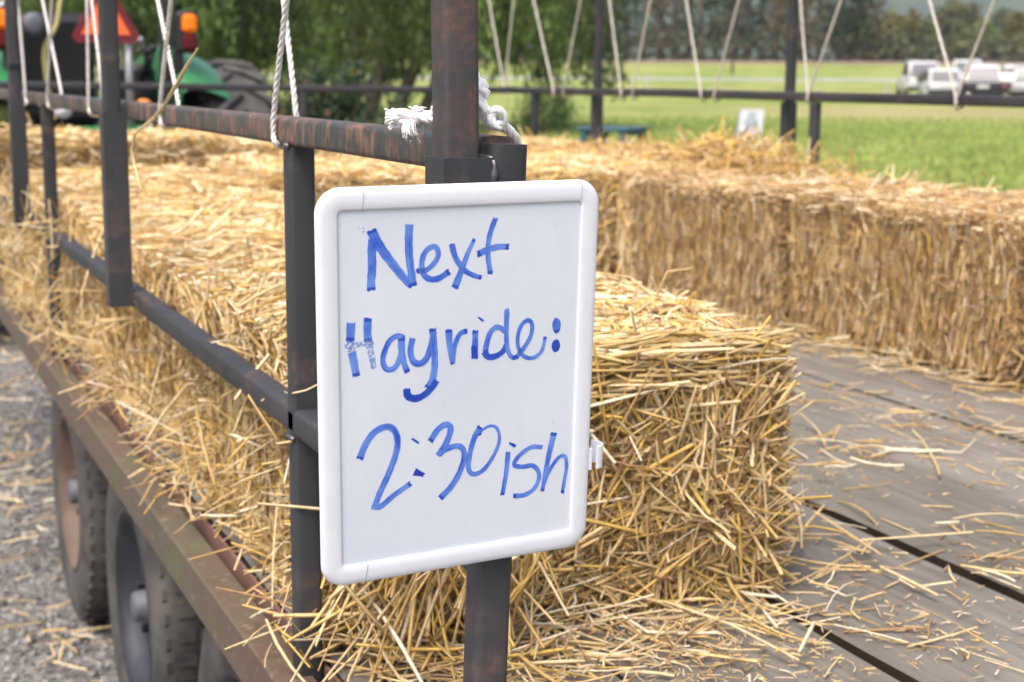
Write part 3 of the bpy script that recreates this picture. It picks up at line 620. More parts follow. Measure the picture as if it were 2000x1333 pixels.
P = np.stack([x*U, y*U, z*U + EYE], 1); D = rng.normal(size=(n, 3)); D[:, 2] -= .6
strawstuff('bulging_straw', P, D, rng.uniform(.06, .2, n), rng.uniform(.003, .0055, n), 'straw bulging out over the lower rail near the leftmost tall stake', probs=(.3, .28, .18, .08, .04, .1, .02, 0))
# coarse stems at the near left corner below the board
n = 300; P = np.stack([rng.uniform(.60, .88, n)*U, rng.uniform(1.86, 2.03, n)*U, rng.uniform(ZD + .02, ZD + .26, n)*U + EYE], 1)
D = rng.normal(size=(n, 3))*.55; D[:, 2] -= 1; D[:, 1] -= .3; D[:, 0] -= .25
strawstuff('drooping_straw', P, D, rng.uniform(.08, .22, n), rng.uniform(.0035, .0068, n), 'thick yellow stems drooping from the near bale corner below the board', probs=(.3, .2, .3, .15, .02, .03, 0, 0))
n = 620; P = np.stack([rng.uniform(.64, 1.32, n)*U, rng.uniform(2.0, 2.035, n)*U, rng.uniform(ZD + .03, -.47, n)*U + EYE], 1)
D = rng.normal(size=(n, 3))*np.array([.9, .16, .7]); D[:, 2] -= .5
strawstuff('jutting_straw', P, D, rng.uniform(.08, .22, n), rng.uniform(.004, .0068, n), 'thick golden stems lying over the ragged end of the near bale', probs=(.25, .2, .3, .2, .02, .05, 0, 0), kink=.3)
n = 420; P = np.stack([rng.uniform(.66, 1.30, n)*U, rng.uniform(2.005, 2.06, n)*U, np.zeros(n)], 1); P[:, 2] = (-.398 - (2.06 - P[:, 1]/U)*rng.uniform(.2, 1.6, n))*U + EYE + .004
D = rng.normal(size=(n, 3))*np.array([1, .14, .09]); D[:, 0] += np.sign(D[:, 0])*.6
strawstuff('layered_straw', P, D, rng.uniform(.06, .17, n), rng.uniform(.0035, .0065, n), 'pale stems lying level along the top rear edge of the near bale', probs=(.3, .25, .25, .1, .02, .08, 0, 0), kink=.05)
# heap on top of the right row
n = 1500; y = rng.normal(5.6, .50, n); x = rng.normal(3.24, .10, n); z = -.355 + .10*np.exp(-((y - 5.2)/.35)**2)*rng.random(n) + .05*rng.random(n)**2
P = np.stack([x*U, y*U, z*U + EYE], 1); D = rng.normal(size=(n, 3)); D[:, 2] *= .6
strawstuff('straw_heap', P, D, rng.uniform(.05, .19, n), rng.uniform(.003, .006, n), 'loose brownish straw heaped on top of the right row of bales', probs=(.1, .1, .2, .3, .2, .05, .03, .02), sides=2)
# straw on the gravel
n = 2300; P = np.stack([rng.normal(.15, .8, n), rng.uniform(2.4, 11, n), np.full(n, .022) + rng.random(n)*.02], 1); P[:, 2] += gz(P[:, 0]*FWD[0] + P[:, 1]*FWD[1])
strawstuff('ground_straw', P, flatdirs(n, .1), rng.uniform(.04, .2, n), rng.uniform(.003, .006, n), 'straw wisps scattered on the grey gravel beside the wheels', probs=(.2, .3, .1, 0, .1, .25, .05, 0), sides=2)
# gravel stones
n = 42000; x = rng.uniform(-1.7, 1.5, n); y = rng.uniform(2.3, 8.0, n)**1.0; s_ = rng.uniform(.004, .0115, n)*(1 + (rng.random(n) > .93)*.9)
c8 = np.array([(a, b, c_) for a in (-1, 1) for b in (-1, 1) for c_ in (-1, 1)], float)
A1 = unit(rng.normal(size=(n, 3))); B1 = unit(np.cross(A1, rng.normal(size=(n, 3)))); C1 = np.cross(A1, B1); fr_ = rng.uniform(.5, 1, (n, 3, 1))
jit = rng.uniform(.7, 1.15, (n, 8, 1)); L8 = c8[None]*jit
Vv = (L8[:, :, 0:1]*A1[:, None]*fr_[:, 0:1] + L8[:, :, 1:2]*B1[:, None]*fr_[:, 1:2] + L8[:, :, 2:3]*C1[:, None]*fr_[:, 2:3])*(s_[:, None, None]*.7)
Vv += np.stack([x, y, gz(x*FWD[0] + y*FWD[1]) + s_*.35], 1)[:, None]
q6 = np.array([(0, 1, 3, 2), (4, 6, 7, 5), (0, 4, 5, 1), (2, 3, 7, 6), (0, 2, 6, 4), (1, 5, 7, 3)]); Qq = (q6[None] + (np.arange(n)*8)[:, None, None]).reshape(-1, 4)
gc = (np.array([.20, .198, .195])*rng.uniform(.35, 1.5, (n, 1)))*np.array([1, 1, 1]) + rng.uniform(0, .02, (n, 3)); Cc = np.repeat(gc, 8, 0)
tag(link('gravel', quad_mesh('gravel', Vv.reshape(-1, 3), Qq, Cc, [MT['stone']], smooth=False)), 'grey crushed gravel under and beside the wagon', 'gravel', kind='stuff')
# bent stalk caught on the rail
mb = MB(); pp = [onX(*p, .505) for p in ((386, 95), (366, 128), (345, 165), (312, 222))]; mb.tube(pp, [.0008, .0028, .0032, .0026], 6)
pp = [onX(*p, .505) for p in ((318, 205), (300, 232), (263, 262), (257, 292), (264, 330), (276, 372))]; mb.tube(pp, [.0012, .0024, .0022, .002, .0018, .0014], 6)
m = MT['stalk'] = mat('stalk', (.62, .50, .26), .5)
tag(mb.build('straw_stalk', MT['stalk']), 'single bent straw stalk sticking up in front of the top rail', 'straw stalk')

# ------------------------------------------------------------------ ropes
def smooth(pts, k=8):
    P = [np.array(p, float) for p in pts]; P = [2*P[0] - P[1]] + P + [2*P[-1] - P[-2]]; out = []
    for i in range(1, len(P) - 2):
        for j in range(k):
            t = j/k; a, b, c, d = P[i - 1:i + 3]; out.append(.5*((2*b) + (-a + c)*t + (2*a - 5*b + 4*c - d)*t*t + (-a + 3*b - 3*c + d)*t**3))
    out.append(P[-2]); return out
def resample(P, step):
    P = np.array(P); d = np.r_[0, np.cumsum(np.linalg.norm(np.diff(P, axis=0), axis=1))]; n = max(3, int(d[-1]/step)); s_ = np.linspace(0, d[-1], n)
    return np.stack([np.interp(s_, d, P[:, i]) for i in range(3)], 1), s_
def strandrope(mb, pts, r, pitch=.03, step=.004, sides=6, k=8, ns=3):
    P, s_ = resample(smooth(pts, k), step); T_ = unit(np.gradient(P, axis=0)); a = unit(np.cross(T_, np.array([.31, .17, .9]))); b = np.cross(T_, a)
    for j in range(ns):
        th = 2*PI*(s_/pitch) + j*2*PI/ns; c = P + (a*np.cos(th)[:, None] + b*np.sin(th)[:, None])*r*.52
        mb.tube(c, r*.56, sides)
near_r = [((532, 240), (560, 0), (579, 226), (556, 20), 'white lacing rope looped under the top rail beside the short post nearest the board'), ((311, 217), (334, 0), (350, 206), (308, 0), 'white lacing rope crossing itself between the straw stalk and the brake light'),
          ((173, 206), (170, 0), (197, 150), (179, 0), 'white lacing rope hanging just left of the second tall stake'), ((92, 194), (101, 0), (120, 180), (83, 0), 'white lacing rope in front of the round grey tractor lamp'),
          ((49, 176), (35, 0), (20, 174), (9, 0), 'pale lacing rope beside the leftmost tall stake')]
for fb, ft, bb, bt, lab in near_r:
    xo = RX0 - .0055; xi = RX1 + .0055; A = onX(*fb, xo); At = onX(*ft, xo); Bp = onX(*bb, xi); Bt = onX(*bt, xi)
    zt = .86*U + EYE; up1 = A + (At - A)*((zt - A[2])/(At[2] - A[2])); up2 = Bp + (Bt - Bp)*((zt - Bp[2])/(Bt[2] - Bp[2])); zr = ZR*U + EYE
    A0 = A + (At - A)*((zr + .004 - A[2])/(At[2] - A[2])); B0 = Bp + (Bt - Bp)*((zr + .004 - Bp[2])/(Bt[2] - Bp[2])); zb = (ZR - T)*U + EYE - .004
    ym = (A0[1] + B0[1])/2
    pts = [up1, A0 + (up1 - A0)*.25, A0 + (up1 - A0)*.03, np.array([A0[0], A0[1] + .002, zr - .016]), np.array([A0[0] + .002, A0[1] - .004, zb + .004]), np.array([RXc*U, ym, zb]), np.array([B0[0] - .002, B0[1], zb + .004]), np.array([B0[0], B0[1], zr - .012]), B0 + (up2 - B0)*.03, B0 + (up2 - B0)*.25, up2]
    mb = MB(); strandrope(mb, pts, .0034, .030, .0045, 6, 6); tag(mb.build('lacing_rope', MT['rope']), lab, 'rope', 'ropes laced over the left rail')
far_r = [(985, 955, 1003, 'leftmost tan rope V seen right of the corner stake'), (1081, 1042, None, 'tan rope strand left of the shorter far post gap, before the willow edge'), (1100, None, 1134, 'single tan rope slanting up to the far tall stake'), (1213, 1190, None, 'tan rope strand just right of the far left tall stake, leaning left'), (1235, None, 1270, 'tan rope strand leaning right before the dark woods'),
         (1369, 1340, None, 'tan rope strand leaning left midway between the two far stakes'), (1395, None, 1443, 'tan rope strand leaning right midway between the two far stakes'), (1578, 1563, 1643, 'tan rope V standing over the short far post'), (1868, 1815, 1942, 'rightmost tan rope V in front of the parked cars')]
for bx, lx, rx, lab in far_r:
    def up(tx):
        by = 176 + (bx - 985)*.019; A = onX(bx, by, FX0 - .006); Bq = onX(tx, 0, FX0 - .006); zt = .86*U + EYE; return A, A + (Bq - A)*((zt - A[2])/(Bq[2] - A[2]))
    zr = ZR*U + EYE; zb = zr - T*U - .006; mb = MB()
    for tx in (lx, rx):
        if tx is None: continue
        A, t_ = up(tx); pts = [t_, A + (t_ - A)*.3, A + (t_ - A)*.02, np.array([A[0], A[1] + .004, zb + .004]), np.array([FXc*U, A[1] + .006, zb]), np.array([FX1*U + .006, A[1], zr - .01]), np.array([FX1*U + .004, A[1] - .01, zr + .004]), np.array([FXc*U, A[1] - .02, zr + .006])]
        strandrope(mb, pts, .0046, .045, .014, 5, 4)
    tag(mb.build('lacing_rope', MT['rope_tan']), lab, 'rope', 'ropes laced over the right rail')
# the white knotted cord round the corner stake
mb = MB(); R_ = .0044; sx = RX0 - SW/2; h = TS/2 + .006
def cw(x, y, z): return W(x, y, z)
zk = -.018
strandrope(mb, [onY(797, 238, 1.372), onY(820, 232, 1.370), onY(846, 222, 1.362), cw(sx - .004, YB + SW/2 + h + .002, -.022), cw(sx + h, YB + SW/2 + h*.8, -.018), onY(943, 226, 1.335), onY(962, 232, 1.325)], R_, .03, .003)
strandrope(mb, [onY(772, 240, 1.372), onY(800, 226, 1.372), onY(846, 232, 1.360), cw(sx, YB + SW/2 + h, -.030), cw(sx + h + .002, YB + SW/2 + h*.6, -.026), onY(950, 238, 1.33), onY(965, 246, 1.32)], R_*.9, .03, .003)
strandrope(mb, [onY(965, 240, 1.33), onY(985, 238, 1.33), onY(975, 218, 1.325), onY(958, 222, 1.32), onY(962, 245, 1.32), onY(978, 246, 1.32)], R_*.95, .03, .003)
strandrope(mb, [onY(975, 236, 1.33), onY(990, 252, 1.335), onY(1004, 268, 1.345), onY(1010, 285, 1.36)], R_*.95, .03, .003)
strandrope(mb, [onY(958, 224, 1.325), onY(945, 205, 1.33), onY(940, 185, 1.34), onY(946, 168, 1.335), onY(934, 160, 1.34), onY(936, 178, 1.33), onY(950, 182, 1.33), onY(938, 196, 1.34)], R_*.85, .03, .003)
strandrope(mb, [onY(940, 170, 1.34), onY(931, 150, 1.35), onY(915, 130, 1.365)], R_*.8, .03, .003)
strandrope(mb, [onY(758, 228, 1.372), onY(778, 222, 1.372), onY(806, 228, 1.371), onY(822, 236, 1.37)], R_*1.0, .03, .003)
strandrope(mb, [onY(760, 248, 1.372), onY(780, 240, 1.372), onY(800, 232, 1.371)], R_*.8, .03, .003)
for k in range(46):       # frayed end
    a = rng.normal(size=2); x0 = 762 + rng.uniform(0, 22); mb.tube([onY(x0 + 8, 234 + a[0]*5, 1.372), onY(x0, 234 + a[0]*7, 1.372 + a[1]*.004), onY(x0 - 10, 235 + a[0]*10, 1.372 + a[1]*.008)], .0009, 4)
for k in range(60):
    a = rng.normal(size=3); x0 = 800; mb.tube([onY(x0 + a[0]*4, 236, 1.368), onY(x0 - 3 + a[0]*5, 250, 1.366 + a[1]*.003), onY(x0 + a[0]*6, 262 + a[2]*4, 1.364 + a[1]*.004), onY(x0 + 2 + a[0]*7, 268 + a[2]*5, 1.364)], .0008, 4)
for k in range(26):
    a = rng.normal(size=3); mb.tube([onY(818 + a[0]*5, 238, 1.371), onY(826 + a[0]*7, 244 + a[1]*2, 1.372), onY(832 + a[0]*8, 256 + a[1]*4, 1.373)], .0006, 4)
for k in range(30):
    a = rng.normal(size=3); mb.tube([onY(806, 216 + a[0]*2, 1.37), onY(812 + a[0]*6, 212 + a[1]*2, 1.371), onY(818 + a[0]*7, 214 + a[1]*3, 1.372)], .0006, 4)
tag(mb.build('knotted_cord', MT['rope_white']), 'bright white knotted cord with a frayed end tied round the corner stake', 'cord')

# ------------------------------------------------------------------ the whiteboard
kB = 1.205*U
cor = [ray(*p) for p in ((616, 370), (1174, 351), (630.5, 1154), (1146, 1066))]
b_, c_, d_ = np.linalg.solve(np.array([-cor[1], -cor[2], cor[3]]).T, -cor[0])
sc_ = kB/cor[0][1]; PTL = cor[0]*sc_ + E0; PTR = cor[1]*b_*sc_ + E0; PBL = cor[2]*c_*sc_ + E0
eu = PTR - PTL; BW = np.linalg.norm(eu); eu = eu/BW; ev = PBL - PTL; BH = np.linalg.norm(ev); ev = ev/BH; en = np.cross(eu, ev); en /= np.linalg.norm(en)
if np.dot(en, E0 - PTL) < 0: en = -en                       # towards the eye
def bp(u, v, h=0.0): return PTL + eu*u + ev*v + en*h
def bpix(x, y):                                             # place on the board face behind a point of the lettering
    r = ray(x, y); t = np.dot(PTL + en*(-.0016) - E0, en)/np.dot(r, en); p = E0 + r*t - PTL; A_ = np.array([eu, ev, en]).T; s3 = np.linalg.solve(A_, p); return s3[0], s3[1]
board = empty('whiteboard', bp(BW/2, BH, -.01), 'white plastic framed marker board with blue handwriting, hung on the corner stake', 'whiteboard')
def rrect(x0, y0, x1, y1, r, n=10):
    o = []
    for cx, cy, a0 in ((x1 - r, y0 + r, -90), (x1 - r, y1 - r, 0), (x0 + r, y1 - r, 90), (x0 + r, y0 + r, 180)):
        for k in range(n + 1): a = math.radians(a0 + 90*k/n); o.append((cx + r*math.cos(a), cy + r*math.sin(a)))
    return o
fw = .0160; prof = [(.0035, -.0068), (.0006, -.0046), (.0, -.0030), (.0006, -.0014), (.0024, -.0003), (.0055, .0002), (.0105, .0003), (.0145, .0001), (.0164, -.0005), (fw, -.0018), (fw, -.006), (.008, -.0068)]
mb = MB(); V = []; nseg = None
for i, (d, h) in enumerate(prof):
    ring = rrect(d, d, BW - d, BH - d, max(.019 - d*.95, .0030)); nseg = len(ring); V += [bp(x, y, h) for x, y in ring]
np_ = len(prof); Fc = [(i*nseg + k, i*nseg + (k + 1) % nseg, ((i + 1) % np_)*nseg + (k + 1) % nseg, ((i + 1) % np_)*nseg + k) for i in range(np_) for k in range(nseg)]
mb.add(V, Fc, 0, True)
frame = mb.build('frame', MT['frame_w'], board)
mb = MB()                                                    # seams of the corner pieces
def seam(u0, v0, u1, v1, w_=.0004):
    du = np.array([u1 - u0, v1 - v0]); du /= np.linalg.norm(du)
    P = []
    for (d, h) in prof[2:10]:
        f = d/fw; P.append(bp(u0 + (u1 - u0)*f + math.sin(f*5)*.0006*du[1], v0 + (v1 - v0)*f, h + .00012))
    mb.tube(P, w_*.55, 5)
for a_ in ((.0350, 0, .0352, fw), (BW - .0175, 0, BW - .0165, fw), (.035, BH, .036, BH - fw)):
    mb = MB(); seam(*a_); mb.build('seam', MT['seam'], frame)
mb = MB(); mb.prism(rrect(fw - .001, fw - .001, BW - fw + .001, BH - fw + .001, .002), -.0058, -.0016, lambda x, y, z: bp(x, y, z)); mb.build('panel', MT['panel'], board)
mb = MB(); mb.prism(rrect(.006, .006, BW - .006, BH - .006, .012), -.0075, -.0060, lambda x, y, z: bp(x, y, z)); mb.build('back_panel', MT['grey'], board)
# writing: chisel marker strokes as thin ribbons of ink
def A6(l): return [(600 + x/3.077, 340 + y/3.077) for x, y in l]
def A7(l): return [(600 + x/3.077, 760 + y/3.077) for x, y in l]
strokes = []
def st(pts, w0, w1=None, k="ink", caps=0): strokes.append((pts, w0, w1 or w0, k, caps))
st(A6([(392, 395), (388, 470), (390, 560), (384, 650), (385, 702)]), 50, 48)
st(A6([(384, 338), (432, 430), (520, 550), (590, 635), (632, 672)]), 58, 44)
st(A6([(614, 304), (610, 400), (616, 520), (638, 672)]), 48, 44)
st(A6([(655, 584), (715, 578), (768, 530), (788, 480), (772, 440), (735, 445), (703, 480), (688, 540), (696, 600), (735, 632), (790, 628), (852, 588)]), 30, 36)
st(A6([(868, 422), (892, 505), (940, 575), (995, 608), (1048, 624)]), 38, 26); st(A6([(1004, 392), (968, 470), (925, 585), (886, 686)]), 22, 46)
st(A6([(1132, 266), (1096, 370), (1086, 480), (1100, 602)]), 32, 32); st(A6([(1022, 484), (1085, 455), (1150, 438), (1214, 438)]), 40, 32)
st(A6([(264, 894), (258, 1006)]), 52, 48); st(A6([(262, 1004), (262, 1075)]), 46, 48, 'ink_faint'); st(A6([(268, 1070), (280, 1130), (296, 1218)]), 50, 42)
st(A6([(364, 868), (362, 940), (366, 1012)]), 48, 46); st(A6([(366, 1010), (386, 1090), (400, 1170)]), 44, 32, 'ink_faint'); st(A6([(228, 1045), (280, 1030), (340, 1020), (400, 1008)]), 34, 30, 'ink_faint')
st(A6([(585, 985), (540, 975), (495, 1005), (464, 1070), (455, 1130), (478, 1175), (525, 1165), (558, 1100), (572, 1000)]), 32, 34); st(A6([(566, 985), (568, 1060), (580, 1130), (602, 1192)]), 44, 34)
st(A6([(634, 985), (620, 1060), (636, 1125), (680, 1140), (722, 1100), (750, 1010), (760, 950)]), 36, 40)
st(A6([(752, 930), (762, 1040), (766, 1150), (752, 1235), (720, 1290)]), 42, 40); st(A6([(780, 1240), (745, 1290), (700, 1330), (650, 1350), (606, 1335), (596, 1290)]), 36, 46, 'ink_dark')
st(A6([(850, 936), (856, 1030), (876, 1146)]), 44, 30); st(A6([(872, 1130), (884, 1040), (915, 965), (962, 942)]), 34, 30)
st(A6([(1010, 940), (1008, 1040), (1006, 1112)]), 36, 42); st(A6([(1004, 1036), (1006, 1112)]), 40, 42, 'ink_dark'); st(A6([(1028, 862), (1060, 886)]), 10, 14)
st(A6([(1188, 950), (1165, 928), (1130, 924), (1096, 962), (1074, 1040), (1072, 1075)]), 30, 36); st(A6([(1064, 1066), (1085, 1098), (1130, 1096), (1176, 1066), (1196, 1020)]), 40, 30, 'ink_dark')
st(A6([(1200, 812), (1196, 930), (1200, 1030), (1218, 1090), (1250, 1108)]), 34, 26)
st(A6([(1250, 1108), (1295, 1055), (1340, 980), (1352, 910), (1330, 880), (1290, 905), (1266, 970), (1268, 1040), (1300, 1095), (1360, 1104), (1410, 1060), (1430, 978)]), 30, 22)
st(A6([(1497, 866), (1499, 956)]), 56, 54, 'ink', 1); st(A6([(1494, 996), (1494, 1070)]), 58, 54, 'ink_dark', 1)
st(A7([(314, 425), (345, 345), (400, 265), (470, 228), (520, 245), (543, 310), (530, 400), (485, 520), (430, 640), (405, 715)]), 42, 36); st(A7([(390, 706), (440, 706), (520, 640), (622, 568)]), 36, 32)
st(A7([(628, 298), (670, 325)]), 12, 14); st(A7([(644, 498), (702, 518)]), 46, 22, 'ink_dark')
st(A7([(738, 318), (785, 245), (835, 214), (862, 240), (838, 320), (790, 400)]), 38, 40); st(A7([(780, 398), (850, 356), (915, 345), (944, 390), (925, 480), (870, 580), (798, 658)]), 34, 40)
st(A7([(1040, 225), (1002, 300), (976, 400), (970, 480), (1000, 512), (1060, 485), (1120, 400), (1154, 310), (1142, 240), (1100, 222), (1050, 250), (1034, 282)]), 38, 16)
st(A7([(1207, 380), (1196, 500), (1172, 640)]), 34, 28); st(A7([(1210, 322), (1250, 345)]), 12, 22)
st(A7([(1414, 350), (1345, 350), (1275, 400), (1242, 455), (1290, 468), (1358, 462), (1394, 515), (1370, 590), (1310, 635), (1238, 644)]), 28, 30)
st(A7([(1482, 264), (1456, 380), (1432, 500), (1412, 616)]), 42, 26); st(A7([(1412, 600), (1450, 500), (1510, 412), (1550, 408), (1558, 470), (1545, 550), (1532, 628)]), 26, 24)
def ribbon(strk, names, off):
    V = []; Fc = []; UVs = []; Ms = []
    for si, (pts, w0, w1, k, _) in enumerate(strk):
        P = np.array([bpix(*p) for p in pts]); P = np.c_[P, np.zeros(len(P))]
        Q_, s_ = resample(smooth(P, 8), .0012); Q_ = Q_[:, :2]; Tn = unit(np.gradient(Q_, axis=0)); Nn = np.stack([-Tn[:, 1], Tn[:, 0]], 1); n_ = len(Q_); ph = rng.random()*6
        base = len(V); na = 4; zo = -.0016 + .00008 + off + si*.000006
        for i in range(n_):
            f = i/(n_ - 1); wd_ = (w0 + (w1 - w0)*f)/3.077*.000412*(1 if not _ else max(.35, (1 - abs(2*f - 1)**2.5)**.5))*(1 + .04*math.sin(s_[i]*700 + ph) + .03*math.sin(s_[i]*1900 + ph))
            for a in range(na + 1):
                o_ = (a/na - .5)*wd_; e_ = 0
                if i in (0, n_ - 1): e_ = (rng.random() - .5)*.0014
                q_ = Q_[i] + Nn[i]*o_ + Tn[i]*e_; V.append(bp(q_[0], q_[1], zo)); UVs.append((a/na*1.0 + si*3.7, s_[i]*30))
        for i in range(n_ - 1):
            for a in range(na):
                c0 = base + i*(na + 1) + a; Fc.append((c0, c0 + 1, c0 + na + 2, c0 + na + 1)); kk_ = k
                if k == 'ink' and 'ink_dark' in names and (i >= n_ - 3 or (i < 2 and si % 2)): kk_ = 'ink_dark'
                Ms.append(names.index(kk_))
    me = bpy.data.meshes.new('lettering'); me.from_pydata(V, [], Fc)
    for n_ in names: me.materials.append(MT[n_])
    me.polygons.foreach_set('material_index', Ms); ul = me.uv_layers.new(name='UVMap'); li = np.zeros(len(me.loops), np.int32); me.loops.foreach_get('vertex_index', li)
    ul.data.foreach_set('uv', np.array(UVs, np.float32)[li].ravel()); me.update(); return me
LN = ['ink', 'ink_dark', 'ink_faint']
line = {'Next': strokes[:8], 'Hayride': strokes[8:29], 'time': strokes[29:]}
for nm, ss in line.items():
    o = link('handwriting', ribbon(ss, LN, 0), board); o['label'] = {'Next': 'the word Next in blue marker', 'Hayride': 'the word Hayride: in blue marker', 'time': '2:30ish in blue marker'}[nm]
sm_ = [(A6([(305, 325), (348, 345)]), 30), (A6([(1478, 290), (1502, 318)]), 12), (A7([(250, 1098), (345, 1108)]), 18), (A7([(840, 850), (835, 880)]), 4), (A7([(1470, 190), (1482, 205)]), 6), (A7([(1545, 228), (1560, 250)]), 5), (A6([(186, 305), (205, 318)]), 8), (A7([(1640, 300), (1638, 600)]), 5), (A7([(1628, 700), (1618, 860)]), 7), (A7([(355, 760), (365, 775)]), 5)]
for p, w_ in sm_: link('smudge', ribbon([(p, w_, w_, 'smudge', 0)], ['smudge'], .00001), board)
# pen clip on the right edge
mb = MB(); cu, cv = BW - .001, bpix(1150, 893)[1]
for th0, th1, uo, hh, vo in ((100, -70, .0118, .019, 0), (80, 250, .0045, .0185, .002)):
    n_ = 14; V = []; r_o = .0082 if uo > .01 else .0048
    for i in range(n_ + 1):
        a = math.radians(th0 + (th1 - th0)*i/n_)
        for rr in (r_o, r_o - .0012):
            for zz_ in (-hh/2 + vo, hh/2 + vo): V.append(bp(cu + uo*.62 + rr*math.cos(a)*.95, cv + zz_, -.006 + rr*math.sin(a)))
    Fc = []
    for i in range(n_):
        a_ = i*4; b2 = a_ + 4
        Fc += [(a_, a_ + 1, b2 + 1, b2), (a_ + 2, b2 + 2, b2 + 3, a_ + 3), (a_, b2, b2 + 2, a_ + 2), (a_ + 1, a_ + 3, b2 + 3, b2 + 1)]
    Fc += [(0, 2, 3, 1), (n_*4, n_*4 + 1, n_*4 + 3, n_*4 + 2)]; mb.add(V, Fc, 0, False)
mb.build('pen_clip', MT['frame_w'], board)
mb = MB(); hk = bp(BW*.51, .012, -.013); mb.tube([hk, hk + np.array([0, .006, .004]), hk + np.array([0, .012, -.002])], .0015, 6); mb.build('hook', MT['grey'], board)
# ------------------------------------------------------------------ leaves, trees
def leafquads(C, A, Bv, col):
    """C centres, A long half axis, Bv short half axis"""
    n = len(C); V = np.empty((n, 4, 3)); V[:, 0] = C - A; V[:, 1] = C + Bv - A*.1; V[:, 2] = C + A; V[:, 3] = C - Bv - A*.1
    return V.reshape(-1, 3), (np.arange(n)[:, None]*4 + np.arange(4)[None]), np.repeat(col, 4, 0)
def leafobj(name, arrs, parent):
    V, Q, C = merge(arrs); return link(name, quad_mesh(name, V, Q, np.clip(C, 0, .9), [MT['leaf']], smooth=False), parent)
def limb(mb, pts, r0, r1, n=8):
    P = smooth(pts, 5); k = len(P); mb.tube(P, [r0 + (r1 - r0)*i/(k - 1) for i in range(k)], n)
def willow(px, v, hgt, rad, label, lean=1, n=1500, low=1.4, trunks=3, col=(.11, .165, .05), lows=None):
    b = far(px, v); t = empty('willow_tree', b, label, 'tree', 'willows behind the wagon')
    mb = MB()
    for k in range(trunks):
        a = rng.uniform(-.3, .3); dx = RGT*(lean*(.6 + k*.75) + a); top = b + np.array([dx[0]*1.5, dx[1]*1.5, hgt*.7])
        base = b + np.array([*(RGT*(k - trunks/2)*.55), 0]); limb(mb, [base - np.array([0, 0, .2]), base + np.array([dx[0]*.25, dx[1]*.25, hgt*.16]), base + np.array([dx[0]*.8, dx[1]*.8, hgt*.4]), top], .26 - .03*k, .08)
        for j in range(4):
            s0 = base + (top - base)*rng.uniform(.35, .8); d = np.array([*(RGT*rng.normal() + FWD*rng.normal()), .5]); limb(mb, [s0, s0 + d*rad*.25, s0 + d*rad*.5 + np.array([0, 0, .3])], .09, .03, 6)
    mb.build('trunk', MT['bark'], t)
    # hanging strands in clumps
    nc = 70; ca = rng.random(nc)*2*PI; cr = np.sqrt(rng.random(nc))*rad; czt = hgt*(1 - .45*(cr/rad)**2)*rng.uniform(.75, 1.02, nc)
    arrs = []
    ci = rng.integers(0, nc, n); th = ca[ci] + rng.normal(0, .09, n); rr = cr[ci] + rng.normal(0, .28, n)
    bx = np.cos(th)*rr; by = np.sin(th)*rr; zt = czt[ci] + rng.normal(0, .3, n)
    lw = low + .9*rng.random(nc)**1.5 + .35*np.sin(ca*3)
    zb = np.maximum(lw[ci] + rng.normal(0, .25, n), .3); m_ = 34
    tt = rng.random((n, m_)); Z = zt[:, None] + (zb - zt)[:, None]*tt
    X = bx[:, None]*(1 + .10*tt) + rng.normal(0, .05, (n, m_)); Y = by[:, None]*(1 + .10*tt) + rng.normal(0, .05, (n, m_))
    C = np.stack([X, Y, Z], -1).reshape(-1, 3); A = rng.normal(size=C.shape)*.35; A[:, 2] -= 1; A = unit(A); Bv = unit(np.cross(A, rng.normal(size=C.shape)))
    ln_ = rng.uniform(.06, .15, (len(C), 1)); base = np.array(col)*(rng.uniform(.35, 1.6, nc)[ci])[:, None]; cc = np.repeat(base, m_, 0)*rng.uniform(.75, 1.3, (len(C), 1)) + np.array([.012, .012, 0])*rng.random((len(C), 1))
    arrs.append(leafquads(C + b, A*ln_, Bv*ln_*.28, cc)); leafobj('crown', arrs, t); return t
willow(760, 37, 9.5, 5.0, 'big drooping willow with leaning trunks behind the corner stake and front rail', 1.2, 2100, 1.15, 4)
willow(90, 33, 9, 4.6, 'willow behind the green tractor at the left photo edge', -.5, 1700, 1.9, 2, (.09, .14, .045))
willow(420, 47, 10, 5.0, 'dark willow seen between the tractor tail light and the lacing rope', .8, 1700, 1.5, 3, (.075, .125, .045))
